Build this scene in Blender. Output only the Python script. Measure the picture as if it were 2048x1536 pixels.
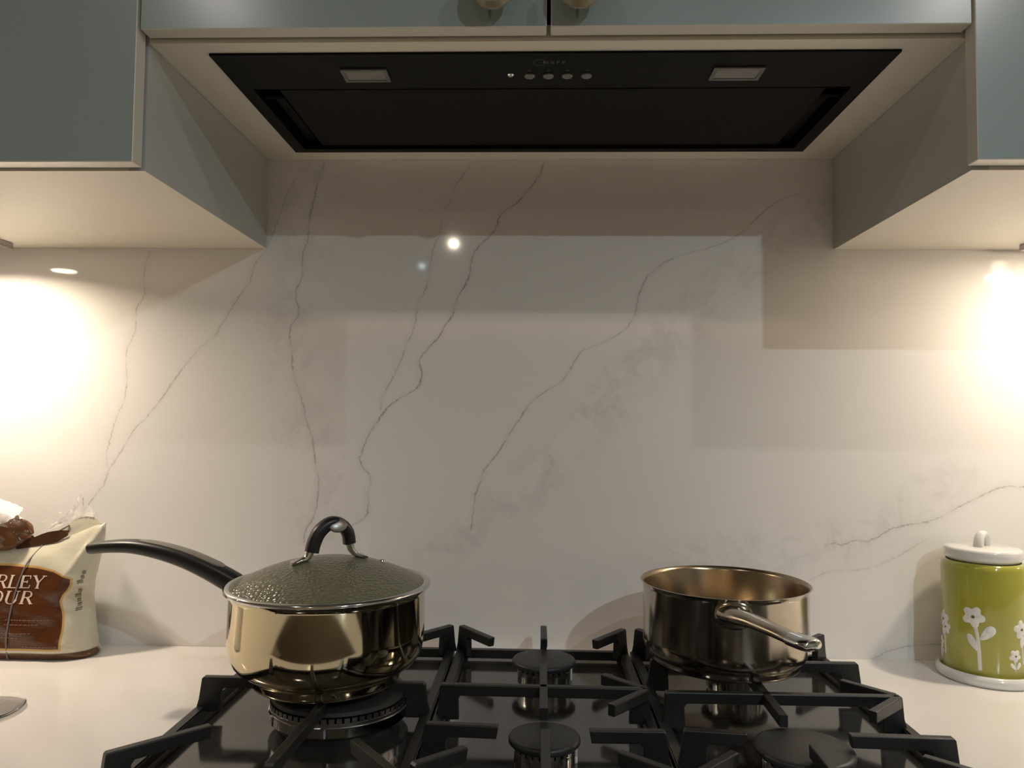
import bpy, bmesh, math, random
from math import sin, cos, pi, radians
from mathutils import Vector, Matrix

scene = bpy.context.scene
for o in list(bpy.data.objects):
    bpy.data.objects.remove(o)
COL = scene.collection

# ------------------------------------------------------------------ camera
cam_data = bpy.data.cameras.new('camera')
cam = bpy.data.objects.new('camera', cam_data)
COL.objects.link(cam)
F_PX, YAW, PITCH, ROLL = 1520.0, 0.0322816740, 0.0477261802, 0.00953535856
CAM = Vector((-0.0138613536, -1.19569264, 0.358696346))
cam_data.sensor_fit = 'HORIZONTAL'
cam_data.sensor_width = 36.0
cam_data.lens = F_PX / 2048.0 * 36.0
cam_data.clip_start = 0.02
fwd = Vector((-sin(YAW) * cos(PITCH), cos(YAW) * cos(PITCH), sin(PITCH)))
rgt = Vector((cos(YAW), sin(YAW), 0))
dwn = fwd.cross(rgt)
r2 = cos(ROLL) * rgt - sin(ROLL) * dwn
d2 = sin(ROLL) * rgt + cos(ROLL) * dwn
cam.matrix_world = Matrix(((r2.x, -d2.x, -fwd.x, CAM.x), (r2.y, -d2.y, -fwd.y, CAM.y),
                           (r2.z, -d2.z, -fwd.z, CAM.z), (0, 0, 0, 1)))
scene.camera = cam
vs = scene.view_settings
scene.display_settings.display_device = 'sRGB'
vs.view_transform = 'Standard'
vs.look = 'None'
vs.gamma = 1.0
vs.use_curve_mapping = False
vs.exposure = 0.0

# ------------------------------------------------------------------ world and lamps
world = bpy.data.worlds.new('world')
scene.world = world
world.use_nodes = True
world.node_tree.nodes['Background'].inputs[0].default_value = (0.9, 0.95, 1.0, 1)
world.node_tree.nodes['Background'].inputs[1].default_value = 0.02
CEIL = 1.35
NEUTRAL = (1.0, 0.92, 0.90)
COOL = (0.76, 0.93, 1.0)
WARM = (1.0, 0.85, 0.66)
# ceiling downlights: x, y, watts, colour
DOWNLIGHTS = [(0.92, -1.29, 3.4, NEUTRAL), (-0.75, -1.29, 2.0, NEUTRAL), (0.90, -2.15, 18.0, COOL),
              (-0.48, -2.97, 3.6, (1.0, 0.85, 0.66)), (-0.75, -3.59, 0.25, COOL),
              (0.306, -1.44, 0.10, COOL)]
PUCKS = [(-0.872, -0.145, 2.7, (-0.965, -0.842)), (0.800, -0.160, 2.35, (0.715, 0.860)),
         (-1.60, -0.150, 1.1, (-1.67, -1.54)), (1.52, -0.150, 2.5, (1.46, 1.59))]  # outer pair is unseen, added as extra fill for the worktop


def disc_light(name, loc, power, col, size, spread=180):
    ld = bpy.data.lights.new(name, 'AREA')
    ld.shape = 'DISK'
    ld.size = size
    ld.energy = power
    ld.color = col
    ld.spread = radians(spread)
    lo = bpy.data.objects.new(name, ld)
    lo.location = loc
    COL.objects.link(lo)
    return lo


for i, (x, y, p, c) in enumerate(DOWNLIGHTS):
    disc_light('downlight_beam', (x, y, CEIL - 0.014), p, c, 0.022 if y < -2.5 else 0.036)
for i, (x, y, p, e) in enumerate(PUCKS):
    disc_light('cabinet_light_beam', (x, y, 0.6185), p * (0.95 if x < 0 else 0.86), WARM, 0.04, 156 if x < 0 else 180)
    if -1.2 < x < 0:
        continue
    pl = bpy.data.lights.new('cabinet_light_side_glow', 'POINT')     # the domed lens also throws light sideways
    pl.energy = p * (0.06 if x < 0 else 0.20)
    pl.color = WARM
    pl.shadow_soft_size = 0.012
    po = bpy.data.objects.new('cabinet_light_side_glow', pl)
    po.location = (x, y, 0.606)
    COL.objects.link(po)
# added unseen warm fill strip behind the pelmet on the far wall of the room
sl = bpy.data.lights.new('fill_strip', 'AREA')
sl.shape = 'RECTANGLE'; sl.size = 3.6; sl.size_y = 0.05
sl.energy = 20.0
sl.color = (1.0, 0.66, 0.30)
so = bpy.data.objects.new('fill_strip', sl)
so.location = (0, -4.20, 1.22)
COL.objects.link(so)

# ------------------------------------------------------------------ materials
def newmat(name):
    m = bpy.data.materials.new(name)
    m.use_nodes = True
    nt = m.node_tree
    return m, nt, nt.nodes['Principled BSDF']


def N(nt, t, **kw):
    n = nt.nodes.new(t)
    for k, v in kw.items():
        if k.startswith('i'):
            n.inputs[int(k[1:])].default_value = v
        else:
            setattr(n, k, v)
    return n


def math_(nt, op, a, b=None, clamp=False):
    n = nt.nodes.new('ShaderNodeMath')
    n.operation = op
    n.use_clamp = clamp
    for i, v in enumerate((a, b)):
        if v is None:
            continue
        if isinstance(v, (int, float)):
            n.inputs[i].default_value = v
        else:
            nt.links.new(v, n.inputs[i])
    return n.outputs[0]


def simple(name, col, rough=0.5, metal=0.0, ior=1.5, coat=0.0, bump=0.0, scale=60.0, var=0.06, rvar=0.0,
           trans=0.0, stretch=None, alpha=1.0, emit=None, estr=0.0, aniso=0.0):
    """Principled material with a little procedural variation in colour, gloss and relief."""
    m, nt, b = newmat(name)
    tc = N(nt, 'ShaderNodeTexCoord')
    mp = N(nt, 'ShaderNodeMapping')
    nt.links.new(tc.outputs['Object'], mp.inputs[0])
    if stretch:
        mp.inputs['Scale'].default_value = stretch
    nz = N(nt, 'ShaderNodeTexNoise')
    nz.inputs['Scale'].default_value = scale
    nz.inputs['Detail'].default_value = 4
    nt.links.new(mp.outputs[0], nz.inputs['Vector'])
    mix = N(nt, 'ShaderNodeMix', data_type='RGBA')
    mix.inputs[6].default_value = tuple(c * (1 - var) for c in col) + (1,)
    mix.inputs[7].default_value = tuple(min(1, c * (1 + var)) for c in col) + (1,)
    nt.links.new(nz.outputs[0], mix.inputs[0])
    nt.links.new(mix.outputs[2], b.inputs['Base Color'])
    b.inputs['Roughness'].default_value = rough
    if rvar:
        r = math_(nt, 'MULTIPLY_ADD', nz.outputs[0], rvar)
        r.node.inputs[2].default_value = max(0, rough - rvar / 2)
        nt.links.new(r, b.inputs['Roughness'])
    b.inputs['Metallic'].default_value = metal
    b.inputs['IOR'].default_value = ior
    b.inputs['Coat Weight'].default_value = coat
    b.inputs['Coat Roughness'].default_value = 0.05
    b.inputs['Transmission Weight'].default_value = trans
    b.inputs['Alpha'].default_value = alpha
    b.inputs['Anisotropic'].default_value = aniso
    if bump:
        bp = N(nt, 'ShaderNodeBump')
        bp.inputs['Strength'].default_value = bump
        bp.inputs['Distance'].default_value = 0.002
        nt.links.new(nz.outputs[0], bp.inputs['Height'])
        nt.links.new(bp.outputs[0], b.inputs['Normal'])
    if emit:
        b.inputs['Emission Color'].default_value = emit + (1,)
        b.inputs['Emission Strength'].default_value = estr
    return m


# traced courses of the veins in the stone, metres on the wall (x, z)
V1 = [(-0.6375, 0.6277), (-0.6465, 0.6032), (-0.6482, 0.5789), (-0.6449, 0.5545), (-0.6589, 0.5318), (-0.6574, 0.514), (-0.6592, 0.4938), (-0.6706, 0.4696), (-0.6724, 0.4494), (-0.6697, 0.4173), (-0.6718, 0.3852), (-0.6847, 0.3571), (-0.6926, 0.3291), (-0.699, 0.3012), (-0.6973, 0.2774)]
V2 = [(-0.4474, 0.6298), (-0.4553, 0.6216), (-0.4687, 0.6038), (-0.4744, 0.5754), (-0.4901, 0.5552), (-0.5072, 0.5269), (-0.5234, 0.4986), (-0.5272, 0.489), (-0.5526, 0.4703), (-0.5761, 0.4421), (-0.5956, 0.4139), (-0.611, 0.3898), (-0.6266, 0.3697), (-0.6382, 0.3536), (-0.6541, 0.3415), (-0.6693, 0.3135), (-0.6808, 0.2934), (-0.6947, 0.2734), (-0.7012, 0.2496), (-0.7206, 0.2256), (-0.7459, 0.1857)]
V3 = [(-0.3589, 0.7707), (-0.3603, 0.7601), (-0.3665, 0.7462), (-0.3709, 0.7258), (-0.3738, 0.7095), (-0.3812, 0.6769), (-0.3813, 0.6461), (-0.3905, 0.6242), (-0.3899, 0.5959), (-0.3904, 0.583), (-0.3997, 0.5636), (-0.3993, 0.5475), (-0.3942, 0.5355), (-0.3946, 0.5218), (-0.4064, 0.5073), (-0.4091, 0.4873), (-0.403, 0.4673), (-0.4034, 0.4473), (-0.3997, 0.4274), (-0.3893, 0.3956), (-0.3825, 0.3758), (-0.3788, 0.3561), (-0.3678, 0.3285), (-0.3649, 0.3088), (-0.3629, 0.2891), (-0.3559, 0.2616), (-0.357, 0.2381), (-0.3597, 0.2145), (-0.3672, 0.1949), (-0.3765, 0.183), (-0.3775, 0.1596)]
V4 = [(-0.1191, 0.7703), (-0.131, 0.7541), (-0.1451, 0.7338), (-0.1506, 0.7217), (-0.1567, 0.7014), (-0.1702, 0.6869), (-0.1675, 0.6691), (-0.1712, 0.6489), (-0.1791, 0.6384), (-0.1835, 0.6127), (-0.1879, 0.5845), (-0.1923, 0.5605), (-0.2041, 0.5444), (-0.206, 0.5164), (-0.2113, 0.4964), (-0.2214, 0.4764), (-0.2281, 0.4525), (-0.2397, 0.4286), (-0.2497, 0.4087), (-0.2598, 0.3928), (-0.2594, 0.373)]
V5 = [(-0.0055, 0.7702), (-0.0086, 0.754), (-0.0228, 0.7338), (-0.0425, 0.7095), (-0.052, 0.6999), (-0.0663, 0.6934), (-0.0757, 0.6813), (-0.0796, 0.6652), (-0.0858, 0.6547), (-0.1056, 0.637), (-0.1173, 0.6209), (-0.1195, 0.6048), (-0.1225, 0.5848), (-0.1287, 0.5727), (-0.1404, 0.5527), (-0.1457, 0.5327), (-0.1479, 0.5207), (-0.1597, 0.5087), (-0.169, 0.4887), (-0.1815, 0.4767), (-0.1987, 0.4567), (-0.2001, 0.4448), (-0.1944, 0.4329), (-0.1981, 0.417), (-0.1996, 0.4091), (-0.2177, 0.3987), (-0.2374, 0.3874), (-0.2531, 0.3731), (-0.2592, 0.3627), (-0.2724, 0.3452), (-0.2824, 0.3254), (-0.2877, 0.3096), (-0.2929, 0.2938), (-0.2831, 0.2782), (-0.275, 0.2704), (-0.2732, 0.2587), (-0.2785, 0.243), (-0.2773, 0.2234), (-0.2778, 0.2078), (-0.2856, 0.1983), (-0.3013, 0.1919)]
V6 = [(0.4299, 0.7232), (0.3987, 0.7208), (0.3792, 0.716), (0.3596, 0.7056), (0.3361, 0.6857), (0.3047, 0.6553), (0.2812, 0.6418), (0.2578, 0.6338), (0.2186, 0.6233), (0.1912, 0.6137), (0.1715, 0.5977), (0.1598, 0.5881), (0.152, 0.5738), (0.1441, 0.5499), (0.1403, 0.5262), (0.1285, 0.5063), (0.1129, 0.4944), (0.0855, 0.48), (0.0581, 0.4703), (0.0464, 0.4544), (0.0386, 0.4386), (0.0269, 0.4212), (0.0035, 0.4068), (-0.0239, 0.3869), (-0.0355, 0.3672), (-0.0549, 0.3395), (-0.0703, 0.3119), (-0.082, 0.2962), (-0.0951, 0.2804), (-0.0997, 0.2647), (-0.1088, 0.2412), (-0.1124, 0.21), (-0.1145, 0.1867)]
V10 = [(-0.3816, 0.7666), (-0.4054, 0.7421), (-0.4195, 0.7176), (-0.4285, 0.685), (-0.4399, 0.6525), (-0.4476, 0.6362)]
BA = [(0.4375, 0.7096), (0.367, 0.6459), (0.3044, 0.5981), (0.2419, 0.5425), (0.1872, 0.4869), (0.1248, 0.4235), (0.0704, 0.3525), (0.0082, 0.2894), (-0.0539, 0.2341), (-0.1082, 0.1868), (-0.1626, 0.1472)]
BB = [(-0.3654, 0.7707), (-0.3794, 0.6688), (-0.4009, 0.5475), (-0.399, 0.4673), (-0.3891, 0.3877), (-0.3545, 0.2695), (-0.3523, 0.1678)]
V7 = [(0.4321, 0.17), (0.4382, 0.1731), (0.4459, 0.1747), (0.4587, 0.1719), (0.4778, 0.179), (0.4967, 0.1778), (0.512, 0.1841), (0.5311, 0.1973), (0.5614, 0.2046), (0.5842, 0.208), (0.6069, 0.2159), (0.6336, 0.2315), (0.6564, 0.2432), (0.683, 0.2565), (0.7058, 0.2652), (0.7343, 0.2633), (0.7734, 0.2691)]
V8 = [(0.4088, 0.1178), (0.4317, 0.1296), (0.4621, 0.1338), (0.4848, 0.1342), (0.5152, 0.1423), (0.5456, 0.1579), (0.5837, 0.1813)]
V9 = [(0.502, 0.0008), (0.5247, 0.0118), (0.5436, 0.0181), (0.5887, 0.0242), (0.6112, 0.0246)]
BC = [(0.0485, 0.0737), (0.2026, 0.1374), (0.3177, 0.1583), (0.4702, 0.1758), (0.5313, 0.2111), (0.5849, 0.2538), (0.6608, 0.2738)]


def curve_node(nt, src, pts, horiz):
    """Float curve giving the vein's other coordinate as a function of z (or of x when horiz)."""
    a = [(p[0], p[1]) if horiz else (p[1], p[0]) for p in pts]
    a.sort()
    fc = nt.nodes.new('ShaderNodeFloatCurve')
    cv = fc.mapping.curves[0]
    nrm = []
    for s, v in a:
        t = (s + 1.0) / 2.0
        w = (v + 1.0) / 2.0
        if nrm and t - nrm[-1][0] < 0.0008:
            continue
        nrm.append((t, w))
    cv.points[0].location = nrm[0]
    cv.points[1].location = nrm[-1]
    for t, w in nrm[1:-1]:
        cv.points.new(t, w)
    for p in cv.points:
        p.handle_type = 'VECTOR'
    fc.mapping.use_clip = False
    fc.mapping.update()
    nt.links.new(math_(nt, 'MULTIPLY_ADD', src, 0.5), fc.inputs['Value'])
    fc.inputs['Value'].links[0].from_node.inputs[2].default_value = 0.5
    o = math_(nt, 'MULTIPLY_ADD', fc.outputs[0], 2.0)
    o.node.inputs[2].default_value = -1.0
    return o, a[0][0], a[-1][0]


def smooth(nt, v, lo, hi, a=0.0, b=1.0):
    n = nt.nodes.new('ShaderNodeMapRange')
    n.interpolation_type = 'SMOOTHSTEP'
    nt.links.new(v, n.inputs[0])
    n.inputs[1].default_value = lo
    n.inputs[2].default_value = hi
    n.inputs[3].default_value = a
    n.inputs[4].default_value = b
    return n.outputs[0]


def quartz_wall():
    m, nt, b = newmat('veined_white_quartz')
    tc = N(nt, 'ShaderNodeTexCoord')
    sep = N(nt, 'ShaderNodeSeparateXYZ')
    nt.links.new(tc.outputs['Object'], sep.inputs[0])
    X, Z = sep.outputs[0], sep.outputs[2]

    def noise(scale, detail, rough=0.6, dist=0.0):
        n = N(nt, 'ShaderNodeTexNoise')
        n.inputs['Scale'].default_value = scale
        n.inputs['Detail'].default_value = detail
        n.inputs['Roughness'].default_value = rough
        n.inputs['Distortion'].default_value = dist
        nt.links.new(tc.outputs['Object'], n.inputs['Vector'])
        return n.outputs[0]
    jag = math_(nt, 'MULTIPLY', math_(nt, 'SUBTRACT', noise(120, 6, 0.8), 0.5), 0.013)
    jag = math_(nt, 'ADD', jag, math_(nt, 'MULTIPLY', math_(nt, 'SUBTRACT', noise(420, 3, 0.7), 0.5), 0.0042))
    strv = smooth(nt, noise(34, 4), 0.32, 0.62, 0.22, 1.0)
    total = None
    for pts, horiz, w, s in ((V1, 0, .0011, .48), (V2, 0, .0013, .52), (V3, 0, .0013, .62), (V4, 0, .0011, .55),
                             (V5, 0, .0015, .72), (V6, 0, .0014, .60), (V10, 0, .0014, .35),
                             (V7, 1, .0012, .62), (V8, 1, .0016, .25), (V9, 1, .0011, .5)):
        src, oth = (X, Z) if horiz else (Z, X)
        f, lo, hi = curve_node(nt, src, pts, horiz)
        d = math_(nt, 'ABSOLUTE', math_(nt, 'SUBTRACT', math_(nt, 'ADD', oth, jag), f))
        line = smooth(nt, d, 0.0, w * 1.5, 1.0, 0.0)
        glow = smooth(nt, d, 0.0, 0.012, 0.10, 0.0)
        v = math_(nt, 'MULTIPLY', math_(nt, 'MAXIMUM', math_(nt, 'MULTIPLY', line, strv), glow), s)
        v = math_(nt, 'MULTIPLY', v, smooth(nt, src, lo - .004, lo + .004))
        v = math_(nt, 'MULTIPLY', v, smooth(nt, src, hi - .004, hi + .004, 1.0, 0.0))
        total = v if total is None else math_(nt, 'MAXIMUM', total, v)
    # cloudy grey patches that follow three bands
    cl1 = smooth(nt, noise(15, 6, 0.68, 0.5), 0.42, 0.60)
    cl2 = smooth(nt, noise(60, 6, 0.7, 0.3), 0.35, 0.65, 0.45, 1.0)
    cloud = None
    for pts, horiz, w, s in ((BA, 0, .075, .27), (BB, 0, .070, .21), (BC, 1, .050, .22)):
        src, oth = (X, Z) if horiz else (Z, X)
        f, lo, hi = curve_node(nt, src, pts, horiz)
        d = math_(nt, 'ABSOLUTE', math_(nt, 'SUBTRACT', oth, f))
        v = math_(nt, 'MULTIPLY', smooth(nt, d, w * 0.25, w * 1.1, 1.0, 0.0), s)
        v = math_(nt, 'MULTIPLY', v, smooth(nt, src, lo - .03, lo + .02))
        v = math_(nt, 'MULTIPLY', v, smooth(nt, src, hi - .02, hi + .03, 1.0, 0.0))
        cloud = v if cloud is None else math_(nt, 'MAXIMUM', cloud, v)
    cloud = math_(nt, 'MULTIPLY', math_(nt, 'MULTIPLY', cloud, cl1), cl2)
    base = N(nt, 'ShaderNodeMix', data_type='RGBA')
    base.inputs[6].default_value = (0.83, 0.80, 0.775, 1)
    base.inputs[7].default_value = (0.86, 0.835, 0.81, 1)
    nt.links.new(noise(7, 4), base.inputs[0])
    c1 = N(nt, 'ShaderNodeMix', data_type='RGBA')
    c1.inputs[7].default_value = (0.40, 0.395, 0.40, 1)
    nt.links.new(base.outputs[2], c1.inputs[6])
    nt.links.new(cloud, c1.inputs[0])
    c2 = N(nt, 'ShaderNodeMix', data_type='RGBA')
    c2.inputs[7].default_value = (0.20, 0.175, 0.16, 1)
    nt.links.new(c1.outputs[2], c2.inputs[6])
    nt.links.new(total, c2.inputs[0])
    nt.links.new(c2.outputs[2], b.inputs['Base Color'])
    b.inputs['Roughness'].default_value = 0.055
    b.inputs['IOR'].default_value = 1.5
    return m


M = {}
M['wall'] = quartz_wall()
M['counter'] = simple('white_quartz_worktop', (0.84, 0.80, 0.765), rough=0.16, scale=9, var=0.03)
M['paint'] = simple('room_paint', (0.55, 0.49, 0.40), rough=0.8)
M['ceiling'] = simple('ceiling_paint', (0.55, 0.54, 0.52), rough=0.8)
M['floor'] = simple('floor_boards', (0.10, 0.075, 0.055), rough=0.35, stretch=(1, 12, 1), scale=5, var=0.3)
M['carcass'] = simple('white_cabinet_board', (0.57, 0.57, 0.54), rough=0.42, var=0.01)
M['door'] = simple('glossy_pale_grey_lacquer', (0.33, 0.395, 0.375), rough=0.26, var=0.01, scale=3)
M['edge'] = simple('cream_door_edging', (0.74, 0.71, 0.63), rough=0.35, var=0.01)
M['under'] = simple('bounce_lit_underside_board', (0.86, 0.81, 0.70), rough=0.45, var=0.01)  # same board, paler and warmer: bounced light put into the colour
M['baffle'] = simple('brown_wood', (0.16, 0.10, 0.06), rough=0.5, stretch=(1, 1, 14), scale=6, var=.3)
M['gap'] = simple('dark_gap', (0.05, 0.045, 0.04), rough=0.8)
M['brass'] = simple('pale_wood_knob', (0.27, 0.24, 0.15), rough=0.35, var=0.15, scale=30)
M['hood'] = simple('black_hood_enamel', (0.0045, 0.0045, 0.004), rough=0.42, var=0.1, ior=1.22)
M['hooddark'] = simple('black_hood_recess', (0.003, 0.003, 0.003), rough=0.7, ior=1.2)
M['lampframe'] = simple('grey_lamp_frame', (0.16, 0.155, 0.14), rough=0.3)
M['lamplens'] = simple('frosted_lamp_lens', (0.26, 0.255, 0.24), rough=0.25, var=0.25, scale=90)
M['button'] = simple('silver_button', (0.22, 0.22, 0.21), rough=0.3, metal=0.2)
M['print'] = simple('grey_print', (0.10, 0.10, 0.09), rough=0.5)
M['hob'] = simple('dark_polished_hob_surface', (0.030, 0.028, 0.025), rough=0.10, ior=2.05, scale=38, var=0.5, rvar=0.12)
M['hobedge'] = simple('brushed_hob_edge', (0.30, 0.29, 0.27), rough=0.25, metal=1.0)
M['iron'] = simple('matt_black_cast_iron', (0.013, 0.0135, 0.014), rough=0.38, bump=0.12, scale=900, var=0.1)
M['cap'] = simple('black_enamel_burner_cap', (0.022, 0.023, 0.025), rough=0.45, bump=0.05, scale=600)
M['chrome'] = simple('chromed_steel', (0.62, 0.62, 0.62), rough=0.10, metal=1.0, var=0.02)
M['alloy'] = simple('cast_aluminium', (0.42, 0.41, 0.40), rough=0.28, metal=1.0)
M['steel'] = simple('polished_warm_steel', (0.64, 0.55, 0.37), rough=0.075, metal=1.0, var=0.10, scale=14, rvar=0.04)  # warm reflections put into the colour as a yellow tint
M['steel2'] = simple('worn_stained_steel', (0.52, 0.46, 0.38), rough=0.15, metal=1.0, var=0.35, scale=22, rvar=0.16)
M['steelin'] = simple('brushed_pan_inside', (0.40, 0.32, 0.22), rough=0.22, metal=1.0, var=0.12, stretch=(1, 1, 0.02), scale=60)
M['bakelite'] = simple('black_handle_plastic', (0.010, 0.010, 0.010), rough=0.35)
M['inlay'] = simple('satin_grey_inlay', (0.30, 0.28, 0.25), rough=0.32, metal=0.7)
M['soup'] = simple('murky_cooking_liquid', (0.06, 0.05, 0.025), rough=0.2, var=0.4, scale=40)
M['ceramic'] = simple('white_glazed_ceramic', (0.74, 0.73, 0.70), rough=0.12, coat=0.5, var=0.01)
M['green'] = simple('lime_green_glaze', (0.36, 0.35, 0.05), rough=0.12, coat=0.6, var=0.12, scale=16)
M['dot'] = simple('dark_green_dot', (0.12, 0.13, 0.05), rough=0.3)
M['letter'] = simple('pinkish_white_print', (0.62, 0.50, 0.42), rough=0.35)
M['fine'] = simple('faded_brown_print', (0.24, 0.11, 0.06), rough=0.4)
M['greenprint'] = simple('dark_olive_print', (0.05, 0.055, 0.03), rough=0.5)
M['band'] = simple('grey_elastic', (0.16, 0.15, 0.15), rough=0.6)
M['film'] = simple('clear_crinkled_film', (0.80, 0.77, 0.74), rough=0.12, alpha=0.62, bump=0.9, scale=70, var=0.2)
M['cream'] = simple('cream_plastic_film', (0.58, 0.545, 0.43), rough=0.20, bump=0.5, scale=22, var=0.06)
M['brownfilm'] = simple('brown_plastic_film', (0.13, 0.055, 0.022), rough=0.16, bump=0.9, scale=60, var=0.6)
M['darkfilm'] = simple('dark_brown_film', (0.05, 0.022, 0.01), rough=0.25, bump=0.4, scale=60, var=0.4)
M['black'] = simple('black_rubber', (0.01, 0.01, 0.01), rough=0.7)
M['glow'] = simple('lit_lens', (0.9, 0.85, 0.75), rough=0.4, emit=(1.0, 0.86, 0.68), estr=34.0)
M['glowcool'] = simple('lit_downlight_lens', (0.9, 0.9, 0.9), rough=0.4, emit=(0.85, 0.97, 1.0), estr=8.0)


def glass_mat(name, col, rough, bump=0.0, scale=100, haze=0.0):
    m, nt, b = newmat(name)
    b.inputs['Base Color'].default_value = col + (1,)
    b.inputs['Roughness'].default_value = rough
    b.inputs['Transmission Weight'].default_value = 1.0 - haze
    b.inputs['IOR'].default_value = 1.45
    if bump:
        tc = N(nt, 'ShaderNodeTexCoord')
        vo = N(nt, 'ShaderNodeTexVoronoi')
        vo.inputs['Scale'].default_value = scale
        nt.links.new(tc.outputs['Object'], vo.inputs['Vector'])
        bp = N(nt, 'ShaderNodeBump')
        bp.inputs['Strength'].default_value = bump
        bp.inputs['Distance'].default_value = 0.002
        nt.links.new(vo.outputs['Distance'], bp.inputs['Height'])
        nt.links.new(bp.outputs[0], b.inputs['Normal'])
    return m


M['lidglass'] = glass_mat('steamed_lid_glass', (0.38, 0.36, 0.23), 0.16, bump=0.7, scale=260, haze=0.38)
M['glass'] = glass_mat('clear_glass', (0.97, 0.98, 0.98), 0.02)
M['glass'].node_tree.nodes['Principled BSDF'].inputs['IOR'].default_value = 1.22


def bag_material():
    m, nt, b = newmat('printed_flour_bag_film')
    tc = N(nt, 'ShaderNodeTexCoord')
    at = N(nt, 'ShaderNodeAttribute')
    at.attribute_name = 'flat'          # x, z of the flat print carried on the film
    sep = N(nt, 'ShaderNodeSeparateXYZ')
    nt.links.new(at.outputs['Vector'], sep.inputs[0])
    X, Z, S = sep.outputs[0], sep.outputs[2], sep.outputs[1]
    top = [(-1.0, .128), (-.92, .1345), (-.86, .137), (-.80, .1355), (-.755, .134), (-.725, .1285), (-.70, .118), (-.688, .108), (-.66, .100)]
    right = [(0.0, -.704), (.0175, -.707), (.032, -.7075), (.05, -.706), (.0644, -.7075), (.08, -.712), (.0896, -.713), (.097, -.707), (.106, -.701), (.12, -.700)]
    ft, lo, hi = curve_node(nt, X, top, 1)
    fr, lo2, hi2 = curve_node(nt, Z, [(b_, a_) for a_, b_ in right], 0)
    dt = math_(nt, 'SUBTRACT', ft, Z)
    dr = math_(nt, 'SUBTRACT', fr, X)
    db = math_(nt, 'SUBTRACT', Z, 0.017)
    d = math_(nt, 'MINIMUM', math_(nt, 'MINIMUM', dt, dr), db)
    inside = smooth(nt, d, 0.0008, 0.0020)
    rim = math_(nt, 'MULTIPLY', smooth(nt, d, -0.0022, -0.0008), smooth(nt, d, 0.0008, 0.0022, 1.0, 0.0))
    foot = smooth(nt, Z, 0.0105, 0.0125, 1.0, 0.0)
    nz = N(nt, 'ShaderNodeTexNoise')
    nz.inputs['Scale'].default_value = 34
    nz.inputs['Detail'].default_value = 6
    mp = N(nt, 'ShaderNodeMapping')
    mp.inputs['Scale'].default_value = (0.7, 1, 1.6)
    mp.inputs['Rotation'].default_value = (0, 0.6, 0)
    nt.links.new(tc.outputs['Object'], mp.inputs[0])
    nt.links.new(mp.outputs[0], nz.inputs['Vector'])
    br = N(nt, 'ShaderNodeMix', data_type='RGBA')
    br.inputs[6].default_value = (0.042, 0.013, 0.005, 1)
    br.inputs[7].default_value = (0.115, 0.036, 0.010, 1)
    nt.links.new(nz.outputs[0], br.inputs[0])
    prev = None
    for fac, col in ((rim, (0.55, 0.33, 0.10, 1)), (inside, None), (foot, (0.10, 0.045, 0.02, 1))):
        mx = N(nt, 'ShaderNodeMix', data_type='RGBA')
        if prev is None:
            mx.inputs[6].default_value = (0.58, 0.545, 0.43, 1)
        else:
            nt.links.new(prev, mx.inputs[6])
        if col:
            mx.inputs[7].default_value = col
        else:
            nt.links.new(br.outputs[2], mx.inputs[7])
        nt.links.new(math_(nt, 'MULTIPLY', fac, S), mx.inputs[0])
        prev = mx.outputs[2]
    nt.links.new(prev, b.inputs['Base Color'])
    b.inputs['Roughness'].default_value = 0.17
    b.inputs['IOR'].default_value = 1.5
    bp = N(nt, 'ShaderNodeBump')
    bp.inputs['Strength'].default_value = 0.55
    bp.inputs['Distance'].default_value = 0.004
    nt.links.new(nz.outputs[0], bp.inputs['Height'])
    nt.links.new(bp.outputs[0], b.inputs['Normal'])
    return m


M['bag'] = bag_material()

# ------------------------------------------------------------------ mesh helpers
OFF = {}


def tag(o, label=None, cat=None, group=None, kind=None):
    if label: o['label'] = label
    if cat: o['category'] = cat
    if group: o['group'] = group
    if kind: o['kind'] = kind
    return o


def thing(name, label, cat, loc=(0, 0, 0), group=None):
    o = bpy.data.objects.new(name, None)
    o.empty_display_size = 0.05
    COL.objects.link(o)
    o.location = loc
    OFF[o] = Vector(loc)
    return tag(o, label, cat, group)


def obj(name, bm, mat, parent=None, smooth_=False, angle=35, label=None):
    """Links a bmesh drawn in world coordinates as one mesh object, below its parent if it has one."""
    off = OFF.get(parent, Vector((0, 0, 0))) if parent else Vector((0, 0, 0))
    bmesh.ops.recalc_face_normals(bm, faces=bm.faces[:])
    if off.length:
        bmesh.ops.translate(bm, vec=-off, verts=bm.verts[:])
    me = bpy.data.meshes.new(name)
    if smooth_:
        for f in bm.faces:
            f.smooth = True
        for e in bm.edges:
            if len(e.link_faces) == 2:
                e.smooth = e.calc_face_angle(0) < radians(angle)
    bm.to_mesh(me)
    bm.free()
    for m in (mat if isinstance(mat, (list, tuple)) else [mat]):
        me.materials.append(m)
    o = bpy.data.objects.new(name, me)
    COL.objects.link(o)
    if parent:
        o.parent = parent
        OFF[o] = off
    else:
        OFF[o] = Vector((0, 0, 0))
    if label:
        o['label'] = label
    return o


def struct(name, bm, mat, **kw):
    o = obj(name, bm, mat, **kw)
    o['kind'] = 'structure'
    return o


def add_box(bm, x0, x1, y0, y1, z0, z1, bev=0.0, seg=2):
    g = bmesh.ops.create_cube(bm, size=1.0)
    vs_ = g['verts']
    for v in vs_:
        v.co = Vector((x0 + (v.co.x + .5) * (x1 - x0), y0 + (v.co.y + .5) * (y1 - y0), z0 + (v.co.z + .5) * (z1 - z0)))
    if bev:
        es = list({e for v in vs_ for e in v.link_edges})
        bmesh.ops.bevel(bm, geom=es, offset=bev, segments=seg, affect='EDGES', profile=0.6)
    return bm


def box(*a, **k):
    return add_box(bmesh.new(), *a, **k)


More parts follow.
